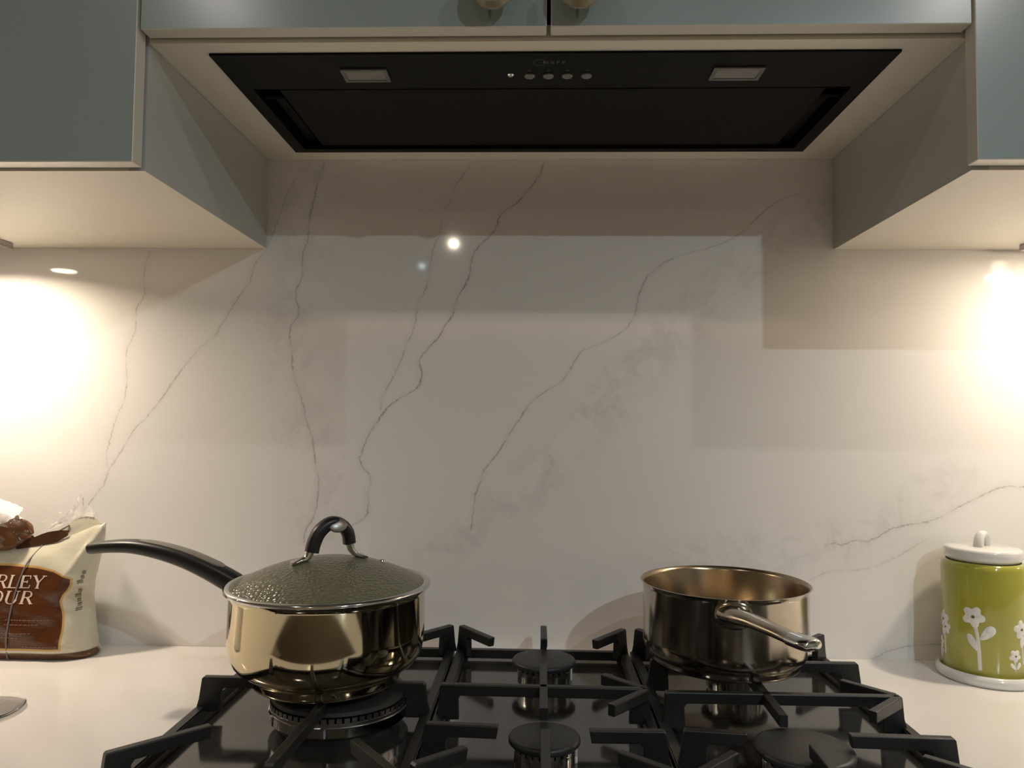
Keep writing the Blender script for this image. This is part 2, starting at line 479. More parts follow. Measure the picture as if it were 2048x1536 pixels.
def add_lathe(bm, prof, cx=0, cy=0, seg=64, a0=0.0, a1=2 * pi):
    """prof: list of (r, z); closes at the axis where r is 0."""
    full = abs(a1 - a0 - 2 * pi) < 1e-6
    n = seg if full else seg + 1
    rings = []
    for r, z in prof:
        if r < 1e-7:
            rings.append([bm.verts.new((cx, cy, z))])
        else:
            rings.append([bm.verts.new((cx + r * cos(a0 + (a1 - a0) * i / seg), cy + r * sin(a0 + (a1 - a0) * i / seg), z)) for i in range(n)])
    for A, B in zip(rings, rings[1:]):
        for i in range(seg):
            j = (i + 1) % n
            if len(A) == 1 and len(B) == 1:
                continue
            if len(A) == 1:
                bm.faces.new((A[0], B[i], B[j]))
            elif len(B) == 1:
                bm.faces.new((A[i], A[j], B[0]))
            else:
                bm.faces.new((A[i], A[j], B[j], B[i]))
    return bm


def lathe(*a, **k):
    return add_lathe(bmesh.new(), *a, **k)


def ring_profile(r0, r1, z0, z1, bev=0.001):
    return [(r0, z0 + bev), (r0 + bev, z0), (r1 - bev, z0), (r1, z0 + bev), (r1, z1 - bev), (r1 - bev, z1), (r0 + bev, z1), (r0, z1 - bev), (r0, z0 + bev)]


def add_prism(bm, poly, p0, u, w, thick, bev=0.0):
    """poly: (s, t) points in the plane spanned by u and w from p0, extruded by thick about that plane."""
    u = Vector(u).normalized(); w = Vector(w).normalized()
    n = u.cross(w).normalized()
    p0 = Vector(p0)
    A = [bm.verts.new(p0 + u * s + w * t - n * thick / 2) for s, t in poly]
    B = [bm.verts.new(p0 + u * s + w * t + n * thick / 2) for s, t in poly]
    k = len(poly)
    fs = [bm.faces.new(A), bm.faces.new(B[::-1])]
    for i in range(k):
        fs.append(bm.faces.new((A[i], B[i], B[(i + 1) % k], A[(i + 1) % k])))
    if bev:
        es = list({e for f in fs[:2] for e in f.edges})
        bmesh.ops.recalc_face_normals(bm, faces=fs)
        bmesh.ops.bevel(bm, geom=es, offset=bev, segments=2, affect='EDGES', profile=0.5)
    return bm


def add_sweep(bm, pts, secs, seg=20, up=Vector((0, 0, 1)), power=2.0):
    """Tube through pts with an elliptic (superelliptic) section (half width, half height) at each point."""
    pts = [Vector(p) for p in pts]
    rings = []
    for i, p in enumerate(pts):
        t = (pts[min(i + 1, len(pts) - 1)] - pts[max(i - 1, 0)]).normalized()
        side = t.cross(up).normalized()
        nu = side.cross(t).normalized()
        a, b = secs[i]
        ring = []
        for k in range(seg):
            th = 2 * pi * k / seg
            c_, s_ = cos(th), sin(th)
            cc = math.copysign(abs(c_) ** (2 / power), c_)
            ss = math.copysign(abs(s_) ** (2 / power), s_)
            ring.append(bm.verts.new(p + side * a * cc + nu * b * ss))
        rings.append(ring)
    for A, B in zip(rings, rings[1:]):
        for i in range(seg):
            j = (i + 1) % seg
            bm.faces.new((A[i], A[j], B[j], B[i]))
    bm.faces.new(rings[0][::-1])
    bm.faces.new(rings[-1])
    return bm


def catmull(pts, n=6):
    P = [Vector(p) for p in pts]
    P = [P[0] * 2 - P[1]] + P + [P[-1] * 2 - P[-2]]
    out = []
    for i in range(1, len(P) - 2):
        for k in range(n):
            t = k / n
            a, b, c, d = P[i - 1], P[i], P[i + 1], P[i + 2]
            out.append(0.5 * ((2 * b) + (c - a) * t + (2 * a - 5 * b + 4 * c - d) * t * t + (3 * b - a - 3 * c + d) * t ** 3))
    out.append(P[-2])
    return out


def interp(tab, x):
    if x <= tab[0][0]: return tab[0][1]
    for (a, va), (b, vb) in zip(tab, tab[1:]):
        if x <= b:
            t = (x - a) / (b - a)
            return va + (vb - va) * t
    return tab[-1][1]


# ------------------------------------------------------------------ the room
FLOOR = -0.90
struct('wall_back', box(-2.2, 2.2, 0.0, 0.10, FLOOR, CEIL), M['wall'])
struct('wall_left', box(-2.3, -2.2, -4.3, 0.10, FLOOR, CEIL), M['paint'])
struct('wall_right', box(2.2, 2.3, -4.3, 0.10, FLOOR, CEIL), M['paint'])
struct('wall_front', box(-2.3, 2.3, -4.4, -4.3, FLOOR, CEIL), M['paint'])
struct('floor', box(-2.3, 2.3, -4.4, 0.10, FLOOR - 0.05, FLOOR), M['floor'])
struct('ceiling', box(-2.3, 2.3, -4.4, 0.10, CEIL, CEIL + 0.05), M['ceiling'])

t = thing('fill_baffle', 'long wooden pelmet added to hide an unseen warm fill strip on the far wall', 'baffle', (0, -4.25, 1.1))  # unseen boards added to screen the fill strip
obj('front_board', box(-1.9, 1.9, -4.165, -4.145, 1.06, CEIL - .002, bev=.002), M['baffle'], t)
for x in (-1.9, 1.88):
    obj('end_board', box(x, x + .02, -4.2995, -4.166, 1.06, CEIL - .002), M['baffle'], t)
obj('strip_holder', box(-1.85, 1.85, -4.235, -4.18, 1.225, CEIL - .002), M['alloy'], t)

# worktop and the base cabinets that carry it
o = obj('worktop', box(-1.6, 1.6, -0.64, 0.0, -0.04, 0.0, bev=0.003), M['counter'])
tag(o, 'white quartz worktop running under the hob along the wall', 'worktop')
t = thing('base_cabinet', 'white base cabinet run carrying the white worktop', 'cabinet', (0, -0.3, FLOOR))
obj('carcass', box(-1.58, 1.58, -0.58, -0.002, FLOOR + 0.12, -0.04), M['carcass'], t)
obj('plinth', box(-1.58, 1.58, -0.53, -0.05, FLOOR, FLOOR + 0.12), M['gap'], t)
for i in range(4):
    x0 = -1.58 + i * 0.79
    obj('door', box(x0 + .002, x0 + .788, -0.60, -0.58, FLOOR + 0.125, -0.045, bev=.001), M['door'], t)

# ------------------------------------------------------------------ wall cabinets
DF, DB = -0.402, -0.382          # door front and back planes
CF = -0.3785                     # carcass front
ZS, ZM = 0.631, 0.7755           # undersides: side cabinets, middle cabinet
TOP = CEIL - 0.004


def door_panel(x0, x1, z0, z1, parent, name='door', label=None):
    bm = box(x0, x1, DF, DB, z0, z1, bev=0.0008, seg=1)
    o_ = obj(name, bm, [M['edge'], M['door']], parent, label=label)
    for p in o_.data.polygons:
        if abs(p.normal.y) > 0.9:
            p.material_index = 1
    return o_


for s, lab, x_in, x_out in ((-1, 'left', -0.450, -1.80), (1, 'right', 0.450, 1.80)):
    t = thing('wall_cabinet', 'pale grey wall cabinet hanging %s of the extractor hood' % ('to the left' if s < 0 else 'to the right'),
              'cabinet', ((x_in + x_out) / 2, -0.19, ZS))
    bm = bmesh.new()
    a, b = sorted((x_in, x_out))
    obj('bottom_panel', box(a + .0182, b - .0182, CF, -0.0005, ZS, ZS + 0.018), M['under'], t)
    add_box(bm, a, b, CF, -0.0005, TOP - 0.018, TOP)
    add_box(bm, a, a + 0.018, CF, -0.0005, ZS, TOP - 0.018)
    add_box(bm, b - 0.018, b, CF, -0.0005, ZS, TOP - 0.018)
    add_box(bm, a + .018, b - .018, -0.012, -0.0005, ZS + 0.018, TOP - 0.018)
    oc = obj('carcass', bm, [M['carcass'], M['under']], t)
    for p in oc.data.polygons:
        if p.normal.z < -.9:
            p.material_index = 1
    d_in = -0.4515 if s < 0 else 0.4435
    a, b = sorted((d_in, x_out))
    m_ = (a + b) / 2
    if s < 0:
        door_panel(a, b, 0.6335, TOP - .002, t)
    else:
        door_panel(a, b, 0.6345, TOP - .002, t)

t = thing('hood_cabinet', 'pale grey two door cabinet above the black extractor hood', 'cabinet', (0, -0.19, ZM))
HX0, HX1, HY0, HY1 = -0.392, 0.3895, -0.3555, -0.040     # the hood's face
bm = bmesh.new()
add_box(bm, -0.4495, 0.4495, CF, HY0 + .006, ZM, ZM + 0.018)
add_box(bm, -0.4495, 0.4495, HY1 - .006, -0.0005, ZM, ZM + 0.018)
add_box(bm, -0.4495, HX0 + .006, HY0 + .006, HY1 - .006, ZM, ZM + 0.018)
add_box(bm, HX1 - .006, 0.4495, HY0 + .006, HY1 - .006, ZM, ZM + 0.018)
obj('bottom_panel', bm, M['under'], t)
bm = bmesh.new()
add_box(bm, -0.4495, -0.4315, CF, -0.0005, ZM + .018, TOP)
add_box(bm, 0.4315, 0.4495, CF, -0.0005, ZM + .018, TOP)
add_box(bm, -0.4315, 0.4315, CF, -0.0005, TOP - .018, TOP)
add_box(bm, -0.4315, 0.4315, -0.0125, -0.0005, ZM + .018, TOP - .018)
obj('carcass', bm, M['carcass'], t)
dl = door_panel(-0.4475, -0.0060, 0.7795, TOP - .002, t)
dr = door_panel(-0.0015, 0.4400, 0.7795, TOP - .002, t)
for dd, x in ((dl, -0.063), (dr, 0.028)):
    bm = bmesh.new()
    prof = [(0, 0), (.007, 0), (.007, .012), (.014, .016), (.0225, .022), (.0235, .028), (.020, .034), (.010, .037), (0, .0375)]
    add_lathe(bm, prof, seg=32)
    bmesh.ops.rotate(bm, verts=bm.verts[:], cent=(0, 0, 0), matrix=Matrix.Rotation(radians(90), 3, 'X'))
    bmesh.ops.translate(bm, verts=bm.verts[:], vec=(x, DF, 0.8085))
    obj('knob', bm, M['brass'], dd, smooth_=True)

# ------------------------------------------------------------------ extractor hood
t = thing('extractor_hood', 'black built-in extractor hood set into the underside of the middle cabinet', 'extractor hood', (0, -0.2, ZM))
zf = ZM - 0.0028
OX0, OX1, OY0, OY1 = -0.374, 0.371, -0.2665, -0.054      # recess opening
bm = bmesh.new()
th = 0.0026
add_box(bm, HX0, HX1, HY0, OY0, zf, zf + th)
add_box(bm, HX0, HX1, OY1, HY1, zf, zf + th)
add_box(bm, HX0, OX0, OY0, OY1, zf, zf + th)
add_box(bm, OX1, HX1, OY0, OY1, zf, zf + th)
obj('face_plate', bm, M['hood'], t)
bm = bmesh.new()
add_box(bm, OX0 - .001, OX1 + .001, OY0 - .001, OY1 + .001, zf + .046, zf + .048)
for a in ((OX0 - .002, OX0, OY0, OY1), (OX1, OX1 + .002, OY0, OY1), (OX0, OX1, OY0 - .002, OY0), (OX0, OX1, OY1, OY1 + .002)):
    add_box(bm, a[0], a[1], a[2], a[3], zf + th, zf + .046)
add_box(bm, HX0 + .008, HX1 - .008, HY0 + .008, HY1 - .008, zf + .05, zf + .28)
obj('housing', bm, M['hooddark'], t)
obj('filter_panel', box(-0.3440, 0.3440, -0.2565, -0.0620, zf + .0030, zf + .010, bev=.0015), M['hood'], t)
for s in (-1, 1):
    x = -0.3600 if s < 0 else 0.3585
    obj('side_channel', box(x - .0075, x + .0075, OY0 + .004, OY1 - .004, zf + .012, zf + .018, bev=.002), M['hood'], t)
    obj('latch', box(x - .012, x + .012, -0.235, -0.226, zf + .004, zf + .013, bev=.001), M['hooddark'], t)
for x0, x1 in ((-0.2500, -0.1945), (0.1905, 0.2500)):
    bm = bmesh.new()
    y0, y1 = -0.3215, -0.2890
    w_ = .0045
    zl = zf - .0022
    add_box(bm, x0, x1, y0, y0 + w_, zl, zf, bev=.0005); add_box(bm, x0, x1, y1 - w_, y1, zl, zf, bev=.0005)
    add_box(bm, x0, x0 + w_, y0 + w_, y1 - w_, zl, zf, bev=.0005); add_box(bm, x1 - w_, x1, y0 + w_, y1 - w_, zl, zf, bev=.0005)
    fr = obj('lamp_frame', bm, M['lampframe'], t)
    obj('lamp_lens', box(x0 + w_, x1 - w_, y0 + w_, y1 - w_, zl + .0008, zf, bev=.0004), M['lamplens'], fr)
for x in (-0.0250, -0.0025, 0.0200, 0.0430):
    bm = lathe([(0, zf - .0022), (.0055, zf - .0022), (.0064, zf - .0014), (.0064, zf)], x, -0.3010, seg=28)
    obj('control_button', bm, M['button'], t, smooth_=True)
    sy = box(x - .0028, x + .0028, -0.3145, -0.3137, zf - .0002, zf)
    add_box(sy, x - .0004, x + .0004, -0.3165, -0.3115, zf - .0002, zf)
    obj('symbol', sy, M['print'], t)
obj('indicator', lathe([(0, zf - .0016), (.0028, zf - .0014), (.0042, zf)], -0.0478, -0.3020, seg=20), M['chrome'], t, smooth_=True)


def text_bm(body, size, bold=0.0, extrude=0.0):
    cu = bpy.data.curves.new('t', 'FONT')
    cu.body = body; cu.size = size; cu.offset = bold; cu.extrude = extrude
    cu.align_x = 'CENTER'; cu.align_y = 'CENTER'
    ob = bpy.data.objects.new('t', cu)
    COL.objects.link(ob)
    dg = bpy.context.evaluated_depsgraph_get()
    me = bpy.data.meshes.new_from_object(ob.evaluated_get(dg))
    bm_ = bmesh.new(); bm_.from_mesh(me)
    bpy.data.objects.remove(ob); bpy.data.meshes.remove(me); bpy.data.curves.remove(cu)
    return bm_


bm = text_bm('N E F F', 0.0085, 0.0002, 0.0001)
bmesh.ops.rotate(bm, verts=bm.verts[:], cent=(0, 0, 0), matrix=Matrix.Rotation(pi, 3, 'X'))
bmesh.ops.translate(bm, verts=bm.verts[:], vec=(0.0035, -0.3345, zf - .0002))
lg = lathe(ring_profile(.0072, .0078, zf - .0003, zf, .00005), -0.0135, -0.3345, seg=32)
tmp = bpy.data.meshes.new('tmp'); lg.to_mesh(tmp); lg.free(); bm.from_mesh(tmp); bpy.data.meshes.remove(tmp)
obj('brand_mark', bm, M['print'], t)

# ------------------------------------------------------------------ lamps
for i, (x, y, p, (e0, e1)) in enumerate(PUCKS):
    t = thing('cabinet_light', 'slim grey light fixed under the %s wall cabinet, %s' % ('left' if x < 0 else 'right', 'close to the hob' if abs(x) < 1.2 else 'added unseen at its far end as fill'), 'light', ((e0 + e1) / 2, -0.13, ZS))
    bm = bmesh.new()
    add_box(bm, e0, e1, -0.25, -0.031, 0.6215, ZS, bev=.002)
    obj('housing', bm, M['alloy'], t)
    obj('diffuser', lathe([(0, .6204), (.019, .6204), (.021, .6215), (.021, .6235)], x, y, seg=32), M['glow'], t)
for i, (x, y, p, c) in enumerate(DOWNLIGHTS):
    where = ['nearest the wall on the right', 'nearest the wall on the left', 'in the second row on the right',
             'in the third row with a warmer glow', 'farthest from the hob', 'small and dim, near the middle of the ceiling'][i]
    t = thing('ceiling_downlight', 'round white ceiling downlight ' + where, 'light', (x, y, CEIL))
    obj('trim_ring', lathe(ring_profile(.012, .040, CEIL - .008, CEIL, .001), x, y, seg=40), M['ceramic'], t, smooth_=True)
    obj('lens', lathe([(0, CEIL - .006), (.012, CEIL - .006), (.012, CEIL)], x, y, seg=32), M['glowcool'], t)

# ------------------------------------------------------------------ hob
G = 0.006                       # top of the hob surface
t_hob = thing('gas_hob', 'dark polished five burner gas hob set on the white worktop', 'hob', (0, -0.3, 0))
obj('surface', box(-0.405, 0.405, -0.565, -0.046, 0.0003, G, bev=.002), M['hob'], t_hob)
bm = bmesh.new()
for a in ((-0.4065, 0.4065, -0.5665, -0.565), (-0.4065, 0.4065, -0.046, -0.0445), (-0.4065, -0.405, -0.565, -0.046), (0.405, 0.4065, -0.565, -0.046)):
    add_box(bm, a[0], a[1], a[2], a[3], 0.0003, G - .001)
obj('edge_trim', bm, M['hobedge'], t_hob)


def slotted_ring(r0, r1, z0, z1, cx, cy, n, slot=0.35, mat=None, parent=None):
    """Ring whose upper half is cut by n flame ports."""
    bm_ = bmesh.new()
    zm = z0 + (z1 - z0) * 0.45
    add_lathe(bm_, ring_profile(r0, r1, z0, zm, .0004), cx, cy, seg=n * 2)
    for k in range(n):
        a = 2 * pi * k / n
        b = a + 2 * pi / n * (1 - slot)
        pts = []
        m_ = 3
        for j in range(m_ + 1):
            th = a + (b - a) * j / m_
            pts.append((cx + r1 * cos(th), cy + r1 * sin(th)))
        for j in range(m_, -1, -1):
            th = a + (b - a) * j / m_
            pts.append((cx + r0 * cos(th), cy + r0 * sin(th)))
        A = [bm_.verts.new((p[0], p[1], zm - .0002)) for p in pts]
        B = [bm_.verts.new((p[0], p[1], z1)) for p in pts]
        bm_.faces.new(A[::-1]); bm_.faces.new(B)
        for j in range(len(pts)):
            bm_.faces.new((A[j], A[(j + 1) % len(pts)], B[(j + 1) % len(pts)], B[j]))
    return bm_


def burner(cx, cy, r, rb, label, zc=.040):
    base = obj('burner', lathe([(0, G), (rb * .93, G), (rb * .93, G + .004), (rb, G + .005), (rb, G + .019), (0, G + .019)], cx, cy, seg=56), M['chrome'], t_hob, smooth_=True, label=label)
    obj('flame_ring', slotted_ring(rb * .72, rb * 1.0, G + .018, zc - .008, cx, cy, 26, .25), M['chrome'], base)
    obj('cap', lathe([(0, zc - .008), (r * .93, zc - .008), (r, zc - .0055), (r, zc - .0025), (r * .97, zc - .0006), (r * .90, zc), (0, zc)], cx, cy, seg=64), M['cap'], base, smooth_=True, angle=50)
    ig = lathe([(0, G), (.0022, G), (.0022, .026), (.0012, .029), (0, .029)], cx + (rb + .006) * cos(.5), cy + (rb + .006) * sin(.5), seg=12)
    obj('igniter', ig, M['ceramic'], base, smooth_=True)


burner(-0.001, -0.158, .0425, .036, 'small burner at the back between the two pans')
burner(-0.003, -0.408, .0365, .031, 'smallest burner at the front in the middle')
burner(0.250, -0.165, .0425, .036, 'burner under the open pan')
burner(0.253, -0.420, .0480, .041, 'large capped burner at front right')
wb = obj('burner', lathe([(0, G), (.066, G), (.068, .020), (.0700, .0180), (.0785, .0180), (.0795, .0190), (.0795, .0290), (.0785, .0295), (0, .0295)], -0.240, -0.300, seg=80), M['chrome'], t_hob, smooth_=True, label='wide ring burner under the lidded saucepan')
obj('burner_base', lathe([(0, G), (.067, G), (.0695, .0175), (0, .0177)], -0.240, -0.300, seg=56), M['cap'], wb, smooth_=True)
obj('flame_ring', slotted_ring(.060, .0780, .0290, .0385, -0.240, -0.300, 60, .3), M['alloy'], wb)
obj('cap', lathe([(0, .0385), (.0725, .0385), (.0765, .0400), (.0755, .0440), (.070, .0460), (0, .0460)], -0.240, -0.300, seg=72), M['cap'], wb, smooth_=True)

# pan supports
HT = 0.055                      # height of the bars' top
BW = 0.0092


def finger(outer, tip, parent, name='finger', post=.022, both=False, root=True):
    """A bar at pan height with a flared post going down to the frame at its outer end."""
    a = Vector((outer[0], outer[1], 0)); b = Vector((tip[0], tip[1], 0))
    L = (b - a).length
    u = (b - a).normalized()
    zt, zb = HT, HT - .0125
    lo = .0155
    if both:
        poly = [(-.006, lo), (-.002, .030), (0.0, zt - .002), (.002, zt), (L - .002, zt), (L, zt - .002), (L + .002, .030), (L + .006, lo),
                (L - .022, lo), (L - .021, zb - .004), (L - .024, zb), (.024, zb), (.021, zb - .004), (.022, lo)]
    elif root:
        poly = [(-.007, lo), (-.003, .030), (0.0, zt - .002), (.002, zt), (L, zt), (L + .001, zt - .001), (L - .001, zb),
                (post + .003, zb), (post, zb - .004), (post + .001, lo)]
    else:
        poly = [(0, zt), (L, zt), (L, zb), (0, zb)]
    bm_ = bmesh.new()
    add_prism(bm_, poly, a, u, (0, 0, 1), BW, bev=.0011)
    return obj(name, bm_, M['iron'], parent)


def pan_support(x0, x1, label, y0=-0.535, y1=-0.0535):
    t_ = thing('pan_support', label, 'pan support', ((x0 + x1) / 2, (y0 + y1) / 2, G), )
    w_ = .0125
    zt, zb = .0215, .0095
    bm_ = bmesh.new()
    outer = [(x0, y0), (x1, y0), (x1, y1), (x0, y1)]
    inner = [(x0 + w_, y0 + w_), (x1 - w_, y0 + w_), (x1 - w_, y1 - w_), (x0 + w_, y1 - w_)]
    vv = {}
    for key, pl, z in (('ot', outer, zt), ('it', inner, zt), ('ob', outer, zb), ('ib', inner, zb)):
        vv[key] = [bm_.verts.new((p[0], p[1], z)) for p in pl]
    for i in range(4):
        j = (i + 1) % 4
        bm_.faces.new((vv['ot'][i], vv['ot'][j], vv['it'][j], vv['it'][i]))
        bm_.faces.new((vv['ob'][i], vv['ib'][i], vv['ib'][j], vv['ob'][j]))
        bm_.faces.new((vv['ot'][i], vv['ob'][i], vv['ob'][j], vv['ot'][j]))
        bm_.faces.new((vv['it'][i], vv['it'][j], vv['ib'][j], vv['ib'][i]))
    bmesh.ops.recalc_face_normals(bm_, faces=bm_.faces[:])
    bmesh.ops.bevel(bm_, geom=bm_.edges[:], offset=.0016, segments=2, affect='EDGES')
    obj('frame', bm_, M['iron'], t_)
    for (cx_, cy_) in ((x0 + .012, y0 + .012), (x1 - .012, y0 + .012), (x1 - .012, y1 - .012), (x0 + .012, y1 - .012)):
        obj('foot', lathe([(0, G + .0001), (.005, G + .0001), (.006, .0105), (0, .0105)], cx_, cy_, seg=12), M['black'], t_)
    return t_


g = pan_support(-0.409, -0.1315, 'cast iron pan support on the left, under the lidded saucepan')
finger((-0.403, -0.298), (-0.300, -0.298), g)
finger((-0.1395, -0.303), (-0.185, -0.303), g)
finger((-0.1365, -0.0535), (-0.190, -0.118), g)
finger((-0.400, -0.0560), (-0.335, -0.130), g)
finger((-0.243, -0.058), (-0.243, -0.200), g)
finger((-0.2465, -0.520), (-0.2405, -0.370), g)
finger((-0.402, -0.505), (-0.335, -0.437), g)
finger((-0.136, -0.524), (-0.184, -0.463), g)
g = pan_support(-0.1285, 0.1235, 'cast iron pan support in the middle over two bare burners')
finger((-0.1225, -0.0550), (-0.0735, -0.1180), g)
finger((0.1170, -0.0580), (0.0700, -0.1210), g)
finger((-0.0005, -0.0500), (-0.0005, -0.1200), g)
finger((-0.1220, -0.3060), (0.1165, -0.3080), g, 'crossbar', both=True)
finger((-0.0025, -0.2280), (-0.0035, -0.3760), g, 'long_bar', root=False)
finger((0.1120, -0.3050), (0.0690, -0.2610), g, 'diagonal_bar', root=False)
finger((0.1140, -0.3100), (0.0690, -0.3610), g, 'diagonal_bar', root=False)
finger((-0.1235, -0.4190), (-0.0500, -0.4230), g)
finger((0.1160, -0.4260), (0.0420, -0.4280), g)
finger((-0.1210, -0.5110), (-0.0780, -0.4740), g)
finger((0.1120, -0.5150), (0.0660, -0.4760), g)
finger((-0.003, -0.5250), (-0.003, -0.4300), g)
g = pan_support(0.1265, 0.4080, 'cast iron pan support on the right, under the open pan')
finger((0.1360, -0.0560), (0.180, -0.112), g)
finger((0.4010, -0.0670), (0.350, -0.118), g)
finger((0.2490, -0.058), (0.2490, -0.125), g)
finger((0.3970, -0.1990), (0.290, -0.200), g)
finger((0.1350, -0.1990), (0.205, -0.200), g)
finger((0.1340, -0.3160), (0.3970, -0.3150), g, 'crossbar', both=True)
finger((0.2490, -0.2250), (0.2460, -0.3810), g, 'long_bar', root=False)
finger((0.3920, -0.3110), (0.3510, -0.2650), g, 'diagonal_bar', root=False)
finger((0.3930, -0.3170), (0.3440, -0.3640), g, 'diagonal_bar', root=False)
finger((0.3950, -0.4280), (0.2960, -0.4250), g)
finger((0.1345, -0.4210), (0.1940, -0.4270), g)
finger((0.1330, -0.5100), (0.1720, -0.4710), g)
finger((0.3950, -0.5180), (0.3450, -0.4700), g)
finger((0.2500, -0.5250), (0.2510, -0.4520), g)

# ------------------------------------------------------------------ saucepan with lid
PX, PY = -0.2555, -0.300
t = thing('saucepan', 'polished steel saucepan with glass lid and curved black handle on the left', 'saucepan', (PX, PY, HT))
prof = [(0, .0556), (.080, .0556), (.0835, .0570), (.0850, .0610), (.0850, .0655), (.0870, .0690), (.0940, .0725), (.1010, .0770),
        (.1065, .0835), (.1100, .0920), (.1118, .1020), (.1122, .1150), (.1122, .1560), (.1135, .1600), (.1145, .1615),
        (.1135, .1622), (.1110, .1600), (.1106, .1560), (.1106, .1000), (.1050, .0850), (.0950, .0760), (.080, .0720), (0, .0715)]
obj('body', lathe(prof, PX, PY, seg=112), M['steel'], t, smooth_=True, angle=60)
obj('contents', lathe([(0, .118), (.1102, .118), (.1102, .1175), (0, .1175)], PX, PY, seg=48), M['soup'], t)
az = radians(180 - 12)
hd = Vector((cos(az), sin(az), 0))
sz = [(.3335, .1895), (.3290, .1905), (.304, .1938), (.268, .1955), (.229, .1912), (.192, .1830), (.159, .1718), (.133, .1610), (.122, .1560)]
path = catmull([Vector((PX, PY, 0)) + hd * s + Vector((0, 0, z)) for s, z in sz], 6)
nP = len(path)
ht = []
for i in range(nP):
    f = i / (nP - 1)
    w_ = interp([(0, .002), (.02, .0075), (.07, .0112), (.3, .0135), (.75, .0125), (1, .0120)], f)
    h_ = interp([(0, .0015), (.02, .0048), (.07, .0068), (.3, .0080), (.6, .0105), (.85, .0125), (1, .0125)], f)
    ht.append((w_, h_))
bm = add_sweep(bmesh.new(), path, ht, seg=28, power=2.7)
hh = obj('handle', bm, M['bakelite'], t, smooth_=True, angle=60)
i0, i1 = int(nP * .40), int(nP * .80)
bm = bmesh.new()
rows = []
for i in range(i0, i1 + 1):
    tt = (path[i + 1] - path[i - 1]).normalized()
    side = tt.cross(Vector((0, 0, 1))).normalized(); nu = side.cross(tt).normalized()
    w_, h_ = ht[i]
    e_ = min(1, min(i - i0 + .6, i1 - i + .6) / 2.2) ** .6
    rows.append([bm.verts.new(path[i] + side * w_ * .62 * e_ * k + nu * (h_ * (1.055 - .05 * k * k) )) for k in (-1, -.5, 0, .5, 1)])
for A, B in zip(rows, rows[1:]):
    for k in range(4):
        bm.faces.new((A[k], A[k + 1], B[k + 1], B[k]))
g_ = bmesh.ops.extrude_face_region(bm, geom=bm.faces[:])
bmesh.ops.translate(bm, vec=(0, 0, -.0022), verts=[v for v in g_['geom'] if isinstance(v, bmesh.types.BMVert)])
obj('inlay', bm, M['inlay'], hh, smooth_=True)
br_pts = [Vector((PX, PY, 0)) + hd * s + Vector((0, 0, z)) for s, z in ((.1085, .143), (.1175, .148), (.126, .1555))]
obj('bracket', add_sweep(bmesh.new(), br_pts, [(.017, .014), (.014, .010), (.011, .008)], seg=20, power=3), M['chrome'], t, smooth_=True)

# lid
LZ = .1625
t_pan = t
prof = [(.1095, LZ), (.1165, LZ - .0008), (.1180, LZ + .0008), (.1182, LZ + .0030), (.1170, LZ + .0048), (.1140, LZ + .0056), (.1110, LZ + .0052), (.1095, LZ + .0030), (.1095, LZ)]
rim_prof = prof


def dome(r, zc):
    return LZ + .0035 + zc * (1 - (r / .112) ** 2)


DH = .0305
P1 = [(.112 * math.sqrt(k / 14), 0) for k in range(14, -1, -1)]
prof = [(r, dome(r, DH)) for r, _ in P1] + [(r, dome(r, DH) - .0035) for r, _ in P1[::-1]][:-1] + [(.112, dome(.112, DH) - .0030), (.112, dome(.112, DH))]
tl = obj('lid', lathe(prof, PX, PY, seg=96), M['lidglass'], t_pan, smooth_=True, angle=60, label='domed steamed up glass lid')
obj('rim', lathe(rim_prof, PX, PY, seg=112), M['chrome'], tl, smooth_=True, angle=60)
# steam vent
vx, vy = -0.200, -0.268
rv = math.hypot(vx - PX, vy - PY)
obj('steam_vent', lathe([(.0018, dome(rv, DH) + .0012), (.0040, dome(rv, DH) + .0015), (.0050, dome(rv, DH) - .0015), (.0018, dome(rv, DH) - .0015), (.0018, dome(rv, DH) + .0012)], vx, vy, seg=20), M['chrome'], tl, smooth_=True)
fa = Vector((-0.2885, -0.326)); fb = Vector((-0.2215, -0.281))
c_ = (fa + fb) / 2
du = (fb - fa).normalized(); half = (fb - fa).length / 2
DU = Vector((du.x, du.y, 0)); C3 = Vector((c_.x, c_.y, 0))


def on_arch(s, z):
    return C3 + DU * s + Vector((0, 0, z))


# black grip: an arch
arch = [(-half * .52, .2040), (-half * .46, .2145), (-half * .32, .2262), (-half * .08, .2345), (half * .14, .2365), (half * .36, .2328), (half * .54, .2235), (half * .60, .2110)]
ap = catmull([on_arch(s, z) for s, z in arch], 5)
sec = []
for i in range(len(ap)):
    f = i / (len(ap) - 1)
    sec.append((interp([(0, .0086), (.5, .0098), (1, .0086)], f), interp([(0, .0078), (.3, .0080), (.5, .0074), (1, .0072)], f)))
# sweep with the arch's own plane as reference
bm = bmesh.new()
nrm = Vector((-DU.y, DU.x, 0))
rings = []
for i, p in enumerate(ap):
    tt = (ap[min(i + 1, len(ap) - 1)] - ap[max(i - 1, 0)]).normalized()
    out_ = tt.cross(nrm).normalized()
    a, b = sec[i]
    rings.append([bm.verts.new(p + nrm * a * math.copysign(abs(cos(2 * pi * k / 20)) ** .75, cos(2 * pi * k / 20)) + out_ * b * math.copysign(abs(sin(2 * pi * k / 20)) ** .75, sin(2 * pi * k / 20))) for k in range(20)])
for A, B in zip(rings, rings[1:]):
    for i in range(20):
        bm.faces.new((A[i], A[(i + 1) % 20], B[(i + 1) % 20], B[i]))
bm.faces.new(rings[0]); bm.faces.new(rings[-1][::-1])
grip = obj('grip', bm, M['bakelite'], tl, smooth_=True, angle=60)
